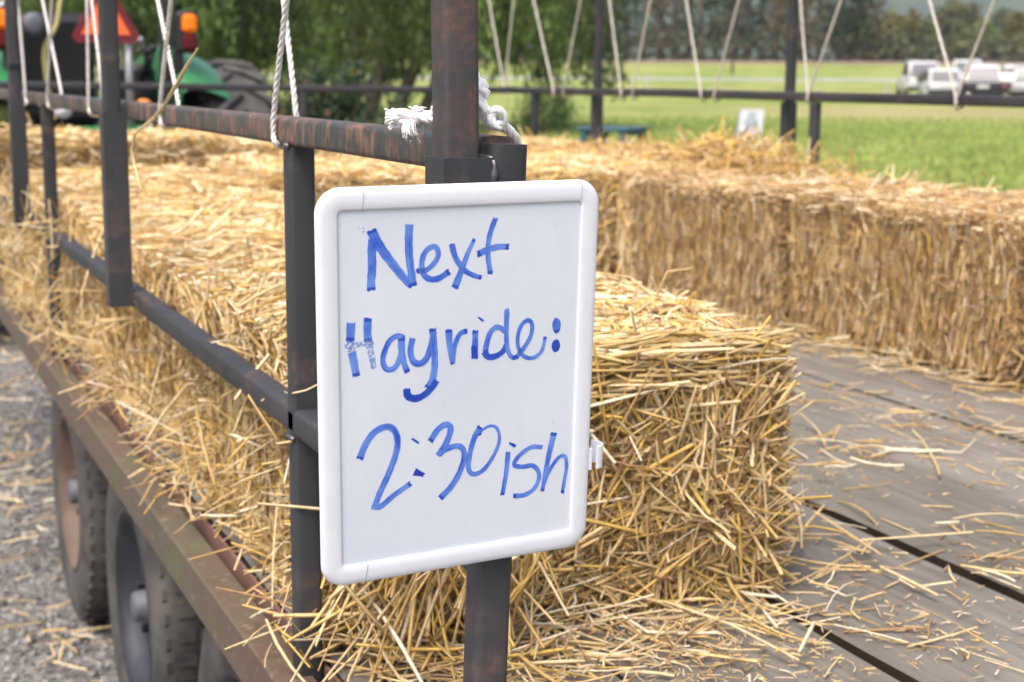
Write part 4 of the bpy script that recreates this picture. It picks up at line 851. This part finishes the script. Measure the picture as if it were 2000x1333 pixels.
def bush(px, v, w_, h_, label, n=5000, col=(.04, .075, .025), flowers=60, name='flowering_shrub', cat='shrub', group=None):
    b = far(px, v); t = empty(name, b, label, cat, group)
    mb = MB()
    for k in range(9):
        a = rng.random()*6.28; limb(mb, [b, b + np.array([math.cos(a)*w_*.2, math.sin(a)*w_*.2, h_*.5]), b + np.array([math.cos(a)*w_*.4, math.sin(a)*w_*.4, h_*.85])], .02, .006, 5)
    mb.build('stem', MT['bark'], t)
    nc = 40; cc = rng.normal(size=(nc, 3)); cc = unit(cc)*rng.random((nc, 1))**.4; ce = cc*np.array([w_/2, w_/2, h_*.5]) + np.array([0, 0, h_*.52])
    ci = rng.integers(0, nc, n); P = ce[ci] + rng.normal(size=(n, 3))*w_*.085; P[:, 2] = np.maximum(P[:, 2], .03)
    A = unit(rng.normal(size=(n, 3))); Bv = unit(np.cross(A, rng.normal(size=(n, 3)))); s_ = rng.uniform(.018, .045, (n, 1))*(w_/1.4)**.5
    c = np.array(col)*(rng.uniform(.6, 1.5, nc)[ci])[:, None]*rng.uniform(.7, 1.4, (n, 1)); arrs = [leafquads(P + b, A*s_, Bv*s_*.6, c)]
    leafobj('foliage', arrs, t)
    if flowers:
        i = rng.integers(0, n, flowers); A = unit(rng.normal(size=(flowers, 3))); Bv = unit(np.cross(A, rng.normal(size=(flowers, 3))))
        fc = np.array([(.30, .22, .03), (.22, .08, .06), (.28, .16, .13)])[rng.integers(0, 3, flowers)]
        for k in range(1): leafobj('blossom', [leafquads(P[i] + b + A*.02, A*.035, Bv*.035, fc), leafquads(P[i] + b, Bv*.03, np.cross(A, Bv)*.035, fc)], t)['kind'] = 'stuff'
    return t
bush(655, 15.5, 1.35, 1.62, 'rounded flowering shrub with yellow and reddish blooms behind the front rail', 9000, (.05, .08, .04), 90)
n = 60000; v = 8 + 40*rng.random(n)**2.0; r = v*rng.uniform(.0, .40, n); xy = FWD[None]*v[:, None] + RGT[None]*r[:, None]; k = (xy[:, 0] > 3.9) | (xy[:, 1] > 14); xy = xy[k]; v = v[k]; n = len(v)
tf = lump(np.c_[xy, np.zeros(n)], 5, 1.1); hh = rng.uniform(.03, .08, n)*(1 + .5*tf); P = np.c_[xy, gz(v) + hh*.6]; A = np.array([0, 0, 1.0]) + rng.normal(size=(n, 3))*.45; A = unit(A)*hh[:, None]; Bv = unit(np.cross(A, rng.normal(size=(n, 3))))*rng.uniform(.006, .016, (n, 1))
V, Q, C = leafquads(P, A, Bv, np.array([.27, .345, .09])*(1 + .25*tf)[:, None]*rng.uniform(.6, 1.4, (n, 1)) + np.array([.08, .04, .02])*(rng.random((n, 1)) > .8))
tag(link('grass', quad_mesh('grass', V, Q, np.clip(C, 0, .8), [MT['leaf']], smooth=False)), 'short green grass of the field beyond the wagon', 'grass', kind='stuff')
bush(1060, 35, 1.5, 1.0, 'low green bush under the right edge of the willow', 2500, (.05, .11, .03), 0, 'low_bush', 'bush')
# far trees: each with trunk and crown; only their lower parts are in view
def conifer(px, v, h_, label, col, n=2600, dens_low=True):
    b = far(px, v); t = empty('tall_tree', b, label, 'tree', 'tall dark trees along the far edge of the field'); mb = MB()
    limb(mb, [b - np.array([0, 0, .3]), b + np.array([rng.normal()*.2, 0, h_*.5]), b + np.array([rng.normal()*.4, 0, h_])], rng.uniform(.25, .55), .06, 8)
    mb.build('trunk', MT['bark'], t)
    n = 1700; z = None; rmax = rng.uniform(2.2, 3.4); ncl = 60
    cz = rng.random(ncl)**1.2*h_*.9 + 1.8; ca = rng.random(ncl)*6.28; cr = rmax*(1 - cz/h_*.8)*rng.uniform(.3, 1, ncl)
    ci = rng.integers(0, ncl, n); P = np.stack([np.cos(ca[ci])*cr[ci], np.sin(ca[ci])*cr[ci], cz[ci]], 1) + rng.normal(size=(n, 3))*np.array([.6, .6, .45]); P[:, 2] = np.maximum(P[:, 2], .2)
    A = rng.normal(size=(n, 3)); A[:, 2] -= .8; A = unit(A); Bv = unit(np.cross(A, rng.normal(size=(n, 3)))); s_ = rng.uniform(.14, .34, (n, 1))
    c = np.array(col)*rng.uniform(.6, 1.5, ncl)[ci][:, None]*rng.uniform(.75, 1.3, (n, 1)); leafobj('crown', [leafquads(P + b, A*s_, Bv*s_*.6, c)], t)
LB = ['dark tall green tree', 'blue green tall evergreen', 'brownish thin leaved tall tree']
OR = ['first', 'second', 'third', 'fourth', 'fifth', 'sixth', 'seventh', 'eighth', 'ninth', 'tenth', 'eleventh', 'twelfth', 'thirteenth', 'fourteenth', 'fifteenth', 'sixteenth']
xs = list(np.linspace(560, 1000, 7)) + list(np.linspace(1080, 1690, 22)); cnt_ = [0, 0, 0]
for i, px in enumerate(xs):
    k = (0, 2, 1, 0, 1, 2, 2, 0, 1)[i % 9]; cl = [(.07, .11, .04), (.05, .085, .045), (.12, .105, .06)][k]
    conifer(px + rng.uniform(-8, 8), 158 + rng.uniform(-6, 26), rng.uniform(20, 27), f'{LB[k]}, {OR[cnt_[k]]} of its kind from the left along the far woods', cl, 2300); cnt_[k] += 1
def decid(px, v, h_, label, col, n=2600):
    b = far(px, v); t = empty('leafy_tree', b, label, 'tree', 'hazy olive trees beyond the parked cars'); mb = MB(); limb(mb, [b, b + np.array([.2, 0, h_*.4]), b + np.array([0, .2, h_*.8])], .25, .05)
    mb.build('trunk', MT['bark'], t); ncl = 45; cc = unit(rng.normal(size=(ncl, 3)))*rng.random((ncl, 1))**.45; ce = cc*np.array([h_*.36, h_*.36, h_*.46]) + np.array([0, 0, h_*.52])
    ci = rng.integers(0, ncl, n); P = ce[ci] + rng.normal(size=(n, 3))*h_*.06; P[:, 2] = np.maximum(P[:, 2], .2); A = unit(rng.normal(size=(n, 3))); Bv = unit(np.cross(A, rng.normal(size=(n, 3)))); s_ = rng.uniform(.14, .30, (n, 1))
    c = np.array(col)*rng.uniform(.7, 1.4, ncl)[ci][:, None]*rng.uniform(.8, 1.25, (n, 1)); leafobj('crown', [leafquads(P + b, A*s_, Bv*s_*.7, c)], t)
dl = [(1700, 172, 7.5, (.16, .15, .06)), (1728, 205, 11, (.13, .14, .07)), (1762, 178, 9.5, (.15, .14, .055)), (1795, 180, 8, (.12, .15, .065)), (1838, 200, 12.5, (.085, .10, .05)), (1872, 190, 11.5, (.10, .10, .045)), (1915, 176, 7.8, (.13, .15, .06)), (1950, 195, 10.2, (.075, .10, .06)), (1985, 180, 9.0, (.15, .13, .05)), (2030, 190, 10, (.12, .13, .06)), (1655, 176, 12, (.10, .11, .05)), (1895, 215, 9, (.11, .12, .05)), (1745, 165, 5, (.15, .17, .08)), (1815, 166, 4.6, (.14, .16, .07)), (1880, 165, 5, (.15, .17, .07)), (1935, 166, 4.6, (.13, .15, .07)), (1995, 165, 5.2, (.14, .15, .06))]
dn = ['olive leafy tree at the end of the dark woods', 'pale tree rising behind the first olive tree', 'yellowish tree left of the parked cars', 'light green tree above the leftmost parked car', 'tallest hazy tree behind the rightmost rope', 'dark brownish tree next to the tallest one', 'round green tree between the rope strands', 'dark pointed tree against the blue hill', 'brownish tree above the rightmost cars', 'tree cut off by the right photo edge', 'tall olive tree merging with the dark woods', 'small crowned tree far back behind the brownish one', 'low pale bushy tree left of the cars', 'low pale bushy tree behind the white hatchback', 'low bushy tree behind the dark car', 'low bushy tree behind the maroon car', 'low bushy tree behind the rightmost cars']
for (px, v, h_, cl), nm in zip(dl, dn): decid(px, v, h_*.64, nm, tuple(c_*1.2 for c_ in cl))
n = 9000; r = rng.uniform(-110, 190, n); v = rng.uniform(155, 168, n); hh = rng.random(n)**1.5*2.6
P = np.stack([FWD[0]*v + RGT[0]*r, FWD[1]*v + RGT[1]*r, gz(v) + hh], 1); A = unit(rng.normal(size=(n, 3))); Bv = unit(np.cross(A, rng.normal(size=(n, 3)))); s_ = rng.uniform(.2, .5, (n, 1))
V, Q, C = leafquads(P, A*s_, Bv*s_*.7, np.array([.08, .085, .05])*rng.uniform(.6, 1.5, (n, 1)))
tag(link('undergrowth', quad_mesh('undergrowth', V, Q, C, [MT['leaf']], smooth=False)), 'dark undergrowth along the foot of the far trees', 'undergrowth', kind='stuff')

# ------------------------------------------------------------------ parked cars
def car(px, v, rz, paint, label, kind='suv', glass='glass'):
    b = far(px, v); t = empty('parked_car', b, label, 'car', 'cars parked on the far grass'); a = math.atan2(RGT[1], RGT[0]) + math.radians(rz); ca, sa = math.cos(a), math.sin(a)
    def M(x, y, z): return np.array([b[0] + ca*x - sa*y, b[1] + sa*x + ca*y, b[2] + z])
    Lg, Wd_, H = {'suv': (4.5, 1.86, 1.70), 'hatch': (4.2, 1.8, 1.52), 'sedan': (4.7, 1.84, 1.46), 'jeep': (4.2, 1.88, 1.86), 'truck': (5.4, 1.98, 1.9)}[kind]
    def loft(rings):
        mb = MB(); V = []; n = 12
        for (y, w_, z0, z1, r) in rings:
            for (cx, cz, a0) in ((w_/2 - r, z1 - r, 0), (-w_/2 + r, z1 - r, 90), (-w_/2 + r, z0 + r, 180), (w_/2 - r, z0 + r, 270)):
                for k in range(3): th = math.radians(a0 + 45*k); V.append(M(cx + r*math.cos(th), y, cz + r*math.sin(th)))
        Fc = [(i*n + k, i*n + (k + 1) % n, (i + 1)*n + (k + 1) % n, (i + 1)*n + k) for i in range(len(rings) - 1) for k in range(n)]
        mb.add(V, Fc, 0, True); mb.add(V[:n], [tuple(range(n))[::-1]]); mb.add(V[-n:], [tuple(range(n))]); return mb
    bz = H*.56; h2 = Lg/2
    loft([(-h2, Wd_*.9, .42, bz*.80, .1), (-h2 + .12, Wd_*.98, .30, bz*.95, .12), (-h2 + .5, Wd_, .26, bz, .1), (h2*.35, Wd_, .26, bz, .1), (h2*.62, Wd_*.98, .27, bz*.96, .12), (h2 - .12, Wd_*.92, .32, bz*.84, .12), (h2, Wd_*.8, .42, bz*.7, .08)]).build('body', MT[paint], t)
    ry = {'suv': -h2 + .15, 'hatch': -h2 + .25, 'sedan': -h2 + .95, 'jeep': -h2 + .08, 'truck': -h2 + 2.0}[kind]; fy = h2*.30
    loft([(ry, Wd_*.86, bz - .08, bz + .05, .03), (ry + (.30 if kind != 'jeep' else .08), Wd_*.80, bz - .08, H - .06, .08), (ry + .7, Wd_*.80, bz - .08, H, .1), (fy - .7, Wd_*.79, bz - .08, H - .01, .1), (fy, Wd_*.84, bz - .08, bz + .05, .03)]).build('cabin', MT['white_paint' if paint == 'dark_paint' else paint], t)  # dark car gets a white cabin, painting a bright roof reflection into its colour
    yr = ry + (.06 if kind != 'jeep' else .02); y2 = ry + (.27 if kind != 'jeep' else .07)
    mb = MB(); mb.add([M(-Wd_*.38, yr - .09, bz + .08), M(Wd_*.38, yr - .09, bz + .08), M(Wd_*.34, y2 - .07, H - .14), M(-Wd_*.34, y2 - .07, H - .14), M(-Wd_*.38, yr + .03, bz + .08), M(Wd_*.38, yr + .03, bz + .08), M(Wd_*.34, y2 + .03, H - .14), M(-Wd_*.34, y2 + .03, H - .14)], [(0, 1, 2, 3), (7, 6, 5, 4), (0, 4, 5, 1), (2, 6, 7, 3), (1, 5, 6, 2), (3, 7, 4, 0)]); mb.build('rear_window', MT[glass], t)
    for s_ in (-1, 1):
        mb = MB(); x0 = s_*Wd_*.435; x1 = s_*Wd_*.405; q_ = [(ry + .5, bz + .05), (fy - .25, bz + .05), (fy - .75, H - .15), (ry + .6, H - .15)]
        mb.add([M(x0 if z < bz + .1 else x1, y, z) for y, z in q_] + [M((x0 if z < bz + .1 else x1) - s_*.05, y, z) for y, z in q_], [(0, 1, 2, 3), (7, 6, 5, 4), (0, 4, 5, 1), (1, 5, 6, 2), (2, 6, 7, 3), (3, 7, 4, 0)]); mb.build('side_window', MT['glass'], t)
        mb = MB(); mb.prism([(s_*Wd_*.42, bz*.74), (s_*Wd_*.48, bz*.74), (s_*Wd_*.48, bz*.92), (s_*Wd_*.43, bz*.92)], -h2 + .02, -h2 + .14, lambda x, z, y: M(x, y - .05, z)); mb.build('tail_light', MT['red'], t)
        for y in (-h2*.62, h2*.62):
            w_ = MB(); c_ = M(s_*(Wd_/2 - .23), y, .34); ax = M(s_, 0, 0) - M(0, 0, 0); w_.lathe(c_, ax, [(0, .15), (0, .30), (.03, .34), (.20, .34), (.235, .29), (.24, .21)], 20); wo = w_.build('wheel', MT['rubber'], t)
            w_ = MB(); w_.lathe(c_ + ax*.22, ax, [(0, .22), (.015, .20), (.0, .05), (.01, .001)], 16); w_.build('rim', MT['grey'], wo)
    mb = MB(); mb.prism([(-.26, .62), (.26, .62), (.26, .75), (-.26, .75)], -h2 - .02, -h2 + .02, lambda x, z, y: M(x, y, z + .02)); mb.build('number_plate', MT['plate'], t)
    mb = MB(); mb.prism([(-Wd_*.45, .30), (Wd_*.45, .30), (Wd_*.46, .50), (-Wd_*.46, .50)], -h2 - .06, -h2 + .1, lambda x, z, y: M(x, y, z)); mb.build('bumper', MT['black'], t)
    if kind == 'jeep':
        mb = MB(); mb.lathe(M(0, -h2 - .02, .95), M(0, -1, 0) - M(0, 0, 0), [(0, .1), (0, .34), (.03, .37), (.2, .37), (.22, .3), (.22, .1), (.22, .001)], 20); mb.build('spare_wheel', MT['rubber'], t)
car(1793, 86, -6, 'white_paint', 'white boxy off-roader, leftmost of the parked cars', 'jeep', 'glass_grey'); car(1838, 77, -9, 'white_paint', 'white hatchback parked in front of the boxy off-roader', 'hatch', 'glass')
car(1888, 92, -12, 'white_paint', 'tall white vehicle parked behind the others between the rope strands', 'truck', 'glass'); car(1913, 73, -12, 'dark_paint', 'nearest dark car with a painted pale roof reflection, behind the rightmost rope', 'suv', 'glass_grey')
car(1950, 80, -16, 'maroon_paint', 'dark maroon car half hidden beside the nearest dark car', 'sedan'); car(1985, 84, -14, 'white_paint', 'white sport utility car next to the maroon car', 'suv'); car(2012, 74, -18, 'silver_paint', 'silver car cut off by the right photo edge', 'suv')

# ------------------------------------------------------------------ sandwich board, table, markers, shed
b = far(1463, 33); t = empty('sandwich_board', b, 'white folding sandwich board with grey lines and an orange print on the grass', 'sign'); ca = RGT; an = .16
def SB(x, y, z): return np.array([b[0] + RGT[0]*x + FWD[0]*y, b[1] + RGT[1]*x + FWD[1]*y, b[2] + z])
def panel_(s_, nm, lst, m_, h0=0.0):
    mb = MB()
    for pl in lst:
        def M(x, z, d): q_ = .62*(1 - 0); return SB(x + z*.14, s_*(.22 - z*.30) + s_*(-d), z)
        mb.prism(pl, -.012 - h0, .012 + h0 if h0 == 0 else -.013, M)
    return mb.build(nm, MT[m_], t)
fp = panel_(-1, 'front_panel', [[(-.25, .02), (.25, .02), (.25, .64), (-.25, .64)]], 'sign_w'); panel_(1, 'rear_panel', [[(-.25, .02), (.25, .02), (.25, .64), (-.25, .64)]], 'sign_w')
for i, z in enumerate((.55, .50, .44, .38, .33, .28)):
    w_ = (.10, .07, .13, .15, .13, .11)[i]
    mb = MB(); mb.box(SB(z*.14, -(.22 - z*.30) - .016, z), (w_*2, .004, .028), np.array([[RGT[0], RGT[1], 0], [FWD[0], FWD[1], 0], [0, 0, 1]]).T)
    l = mb.build('text_line', MT['sign_txt'], t)
mb = MB(); mb.lathe(SB(.10*.14 + .0, -(.22 - .12*.30) - .013, .12), (-FWD[0], -FWD[1], 0), [(0, .06), (.006, .055), (.006, .001)], 20); mb.build('orange_print', MT['pumpkin'], t)
b = far(1200, 20.5); t = empty('picnic_table', b, 'blue green painted picnic table top showing just above the straw on the far side', 'table'); Rm = np.array([[RGT[0], RGT[1], 0], [FWD[0], FWD[1], 0], [0, 0, 1]]).T @ np.array(Matrix.Rotation(-.5, 3, 'Z'))
def PB(c_, d_, nm): mb = MB(); mb.box(b + Rm @ np.array(c_), d_, Rm, bev=.006); return mb.build(nm, MT['teal'], t)
for k in range(5): PB((0, -.30 + k*.15, .72), (.75, .14, .04), 'table_board')
for s_ in (-1, 1):
    PB((0, s_*.70, .42), (.75, .24, .04), 'bench')
    for sx_ in (-1, 1): PB((sx_*.28, s_*.30, .35), (.09, .09, .69), 'leg'); PB((sx_*.28, s_*.62, .20), (.07, .07, .39), 'leg')
for sx_ in (-1, 1): PB((sx_*.30, 0, .665), (.06, .66, .06), 'cross_piece')
for px, v, h_, m_, lab in ((1733, 79, .62, 'sign_w', 'short white marker post left of the parked cars'), (1809, 70, .75, 'sign_w', 'short pale marker post below the white hatchback'), (1430, 118, 1.1, 'bark', 'dark wooden post on the far road edge'), (1265, 95, .7, 'sign_w', 'white leaning marker post in the middle of the field')):
    b = far(px, v); t = empty('marker_post', b, lab, 'post', 'marker posts on the field'); mb = MB(); mb.box(b + np.array([0, 0, h_/2]), (.09 if m_ != 'bark' else .2, .09, h_), bev=.01); mb.build('post', MT[m_], t); mb = MB(); mb.box(b + np.array([0, 0, h_ + .03]), (.16 if m_ != 'bark' else .24, .14, .06), bev=.01); mb.build('cap', MT[m_], t)
b = far(292, 64); t = empty('farm_shed', b, 'low shed with a pale pinkish roof behind the tractor', 'shed')
def SH(x, y, z): return SB(0, 0, 0)*0 + np.array([b[0] + RGT[0]*x + FWD[0]*y, b[1] + RGT[1]*x + FWD[1]*y, b[2] + z])
mb = MB(); mb.prism([(-2.2, 0), (2.2, 0), (2.2, 2.3), (0, 3.6), (-2.2, 2.3)], 0, 5, lambda x, z, y: SH(x, y, z)); mb.build('wall', MT['wallp'], t)
for s_ in (-1, 1): mb = MB(); mb.prism([(s_*2.6, 2.10), (0, 3.66), (0, 3.82), (s_*2.6, 2.24)], -.3, 5.3, lambda x, z, y: SH(x, y, z)); mb.build('roof', MT['roofpink'], t)
mb = MB(); mb.prism([(-.5, 0), (.5, 0), (.5, 2), (-.5, 2)], -.04, -.003, lambda x, z, y: SH(x, y, z)); mb.build('door', MT['darkmetal'], t)

# ------------------------------------------------------------------ tractor
TY = 8.75; tc = onY(197, 150, TY/U); tx = tc[0]; TA = math.radians(6)
tr = empty('tractor', (tx, TY, 0), 'green farm tractor seen from behind with an orange slow vehicle triangle, hitched before the wagon', 'tractor')
def TM(x, y, z): c_, s_ = math.cos(TA), math.sin(TA); return np.array([tx + c_*x - s_*y, TY + s_*x + c_*y, z + float(gz(8))])
TRm = np.array([[math.cos(TA), -math.sin(TA), 0], [math.sin(TA), math.cos(TA), 0], [0, 0, 1]]); TAX = TRm @ np.array([1., 0, 0])
def tb(c_, d_, nm, m_, bev=.015, par=None, R=None): mb = MB(); mb.box(TM(*c_), d_, TRm if R is None else TRm @ R, bev=bev); return mb.build(nm, MT[m_], par or tr)
RW = .79
for s_ in (-1, 1):
    t_ = MB(); c_ = TM(s_*.60, .55, RW); ax = TAX*s_; wd_ = .44
    t_.lathe(c_, ax, [(0, .36), (-.01, .45), (.0, .62), (.03, .70), (.08, .735), (.22, .745), (wd_ - .08, .735), (wd_ - .03, .70), (wd_, .62), (wd_ + .01, .45), (wd_, .36)], 60)
    nl = 22
    for k in range(nl):
        for side in (0, 1):
            a0 = 2*PI*(k + side*.5)/nl; P0 = []
            for u in np.linspace(0, 1, 6):
                x_ = (wd_*.5 + (u*(wd_*.52) if side else -u*(wd_*.52))); aa = a0 + (u*.26); rr = .752 - .05*max(0, u - .75)*4
                P0.append(c_ + ax*x_ + TRm @ np.array([0, math.cos(aa), math.sin(aa)])*rr)
            t_.tube(P0, [.026, .028, .028, .030, .032, .022], 5, smooth=False)
    w_ = t_.build('wheel', MT['rubber'], tr); q_ = MB(); q_.lathe(c_, ax, [(.02, .37), (.0, .37), (.04, .35), (.12, .33), (.16, .18), (.14, .10), (.14, .001)], 36); q_.lathe(c_ + ax*wd_, -ax, [(.02, .37), (.0, .37), (.04, .35), (.12, .33), (.16, .18), (.14, .001)], 36); q_.build('rim', MT['yellow'], w_)
    # fender: domed sheet over the wheel's inner half
    V = []; nx, na = 6, 16
    for i in range(nx + 1):
        u = i/nx; x_ = s_*(.45 + u*.30)
        for k in range(na + 1): th = math.radians(45 + 100*k/na); rr = .86 - .10*u*u - .03*(u < .1); V.append(TM(x_, .55 - math.cos(PI - th)*rr*-1*1.0 if 0 else .55 + math.cos(th)*rr*-1, RW + math.sin(th)*rr))
    Fc = [(i*(na + 1) + k, i*(na + 1) + k + 1, (i + 1)*(na + 1) + k + 1, (i + 1)*(na + 1) + k) for i in range(nx) for k in range(na)]
    mb = MB(); mb.add(V, Fc, 0, True)
    V2 = [TM(s_*.45, .55, RW*.75)] + V[:na + 1]; mb.add(V2, [(0, k, k + 1) for k in range(1, na + 1)], 0, False); mb.build('fender', MT['green'], tr)
    # front wheel
    t_ = MB(); c_ = TM(s_*.56, 2.45, .42); t_.lathe(c_, ax, [(0, .2), (.0, .36), (.03, .41), (.2, .41), (.24, .36), (.24, .2)], 36); w_ = t_.build('front_wheel', MT['rubber'], tr); q_ = MB(); q_.lathe(c_ + ax*.2, ax, [(0, .22), (.02, .2), (-.02, .001)], 24); q_.build('rim', MT['yellow'], w_)
    tb((s_*.42, .18, 1.75), (.055, .075, 1.6), 'roll_bar_post', 'darkmetal', .012)
    lb = tb((s_*.47, .10, 1.58), (.05, .06, .42), 'light_bracket', 'black', .01)
    hs = tb((s_*.505, .06, 1.71), (.11, .09, .235), 'tail_light', 'black', .02); tb((s_*.51, .008, 1.76), (.085, .03, .105), 'amber_lens', 'amber', .02, hs); tb((s_*.51, .008, 1.655), (.085, .03, .095), 'red_lens', 'red', .02, hs)
    mb = MB(); mb.tube([TM(s_*.22, -.05, .62), TM(s_*.24, -.5, .45), TM(s_*.26, -.8, .42)], .03, 8); mb.build('lift_arm', MT['darkmetal'], tr)
    mb = MB(); mb.tube([TM(s_*.24, .05, 1.05), TM(s_*.24, -.35, .50)], .018, 8); mb.build('lift_rod', MT['grey'], tr)
tb((0, .18, 2.52), (.895, .075, .055), 'roll_bar_top', 'darkmetal')
tb((0, .5, .80), (1.2, .26, .28), 'rear_axle', 'green', .05); tb((0, .75, 1.0), (.55, .9, .35), 'transmission', 'darkmetal', .05)
tb((0, .02, .98), (.44, .16, .42), 'rear_housing', 'green', .03); tb((0, -.14, .62), (.10, .25, .10), 'hitch', 'grey', .02)
tb((-.33, .9, 1.42), (.10, .34, .50), 'side_panel', 'green', .03); tb((-.385, .72, 1.62), (.03, .03, .13), 'decal', 'yellow', .005)
tb((-.17, .62, 1.22), (.50, .5, .12), 'seat_base', 'black', .04); o = tb((-.17, .34, 1.50), (.44, .12, .62), 'seat_back', 'black', .05)
tb((0, 1.9, 1.22), (.62, 1.5, .52), 'hood', 'green', .08); tb((0, 1.15, 1.5), (.5, .12, .28), 'dashboard', 'black', .03)
mb = MB(); pp = [(.10, .12, 2.02), (-.06, .12, 1.99), (-.16, .12, 1.90), (-.20, .12, 1.74), (-.27, .12, 1.60), (-.26, .12, 1.40), (-.24, .12, 1.22)]
mb.tube(smooth([TM(*p) for p in pp], 5), .013, 8); mb.build('curved_pipe', MT['pipe'], tr)
mb = MB(); mb.tube(smooth([TM(.05, .7, 1.96), TM(-.25, .7, 1.93), TM(-.42, .7, 1.82)], 5), .016, 8); mb.build('hood_bar', MT['grey'], tr)
mb = MB(); mb.lathe(TM(-.33, .08, 1.74), TRm @ np.array([0, -1., 0]), [(-.06, .03), (-.03, .05), (0, .062), (.012, .06), (.02, .03), (.022, .001)], 24); mb.build('work_lamp', MT['hub'], tr)
mb = MB(); 
for th0 in range(1): mb.lathe(TM(-.05, 1.0, 1.66), TRm @ np.array([0, -.5, .85]), [(-.012, .19), (0, .203), (.012, .19), (0, .177), (-.012, .19)], 30)
mb.build('steering_wheel', MT['black'], tr)
tp = [(.13*math.cos(math.radians(a)), .13*math.sin(math.radians(a))) for a in (90, 210, 330)]
sc3 = MB(); big = [(-.205, -.10), (-.175, -.135), (.175, -.135), (.205, -.10), (.028, .205), (-.028, .205)]; sc3.prism(big, 0, .006, lambda x, z, d: TM(.02 + x*.9, -.06 - d, 1.77 + z*.95)); sg = sc3.build('slow_vehicle_triangle', MT['smv_r'], tr)
sc3 = MB(); sc3.prism([(-.148, -.088), (.148, -.088), (0, .160)], .007, .010, lambda x, z, d: TM(.02 + x*.9, -.06 - d, 1.77 + z*.95)); sc3.build('orange_centre', MT['smv_o'], sg)
mb = MB(); mb.tube([TM(.15, -.03, 1.72), TM(.15, -.02, 1.15)], .022, 8); mb.build('sign_bracket', MT['grey'], tr)
mb = MB(); mb.tube([TM(.14, .1, 2.6), TM(.14, .1, 1.95)], .028, 8); mb.build('grey_pole', MT['grey'], tr)
for k, (a_, b2) in enumerate((((.24, .05, 1.66), (.34, .25, 1.52)), ((.30, .1, 1.60), (.30, .3, 1.40)), ((.36, .2, 1.62), (.33, .25, 1.46)))):
    mb = MB(); mb.tube([TM(*a_), TM(*b2)], .013, 8); mb.lathe(TM(*a_), (0, 0, 1), [(-.02, .001), (-.015, .02), (.015, .022), (.025, .001)], 12); mb.build('lever', MT['black' if k else 'grey'], tr)
mb = MB(); mb.lathe(TM(.22, -.02, 1.30), TRm @ np.array([0, -1., 0]), [(0, .04), (.05, .04), (.055, .001)], 16); mb.build('socket_cap', MT['pumpkin'], tr)
mb = MB(); mb.lathe(TM(-.22, 0, 1.28), TRm @ np.array([0, -1., 0]), [(0, .045), (.05, .045), (.055, .001)], 16); mb.build('work_light', MT['plate'], tr)
tb((.33, .45, 1.36), (.14, .3, .34), 'control_box', 'black', .03)

# ------------------------------------------------------------------ haze
mb = MB(); c_ = FWD*900; mb.box((c_[0], c_[1], 148), (3400, 2600, 302), np.array([[RGT[0], FWD[0], 0], [RGT[1], FWD[1], 0], [0, 0, 1]]))
hm = bpy.data.materials.new('haze'); hm.use_nodes = True; ht = hm.node_tree; ht.nodes.remove(ht.nodes['Principled BSDF']); pv = ht.nodes.new('ShaderNodeVolumePrincipled')
pv.inputs['Color'].default_value = (.80, .88, 1, 1); pv.inputs['Density'].default_value = .00028; pv.inputs['Anisotropy'].default_value = .2; ht.links.new(pv.outputs[0], ht.nodes['Material Output'].inputs['Volume'])
tag(mb.build('haze', hm), kind='stuff')
S.cycles.volume_bounces = 0; S.cycles.volume_step_rate = 5
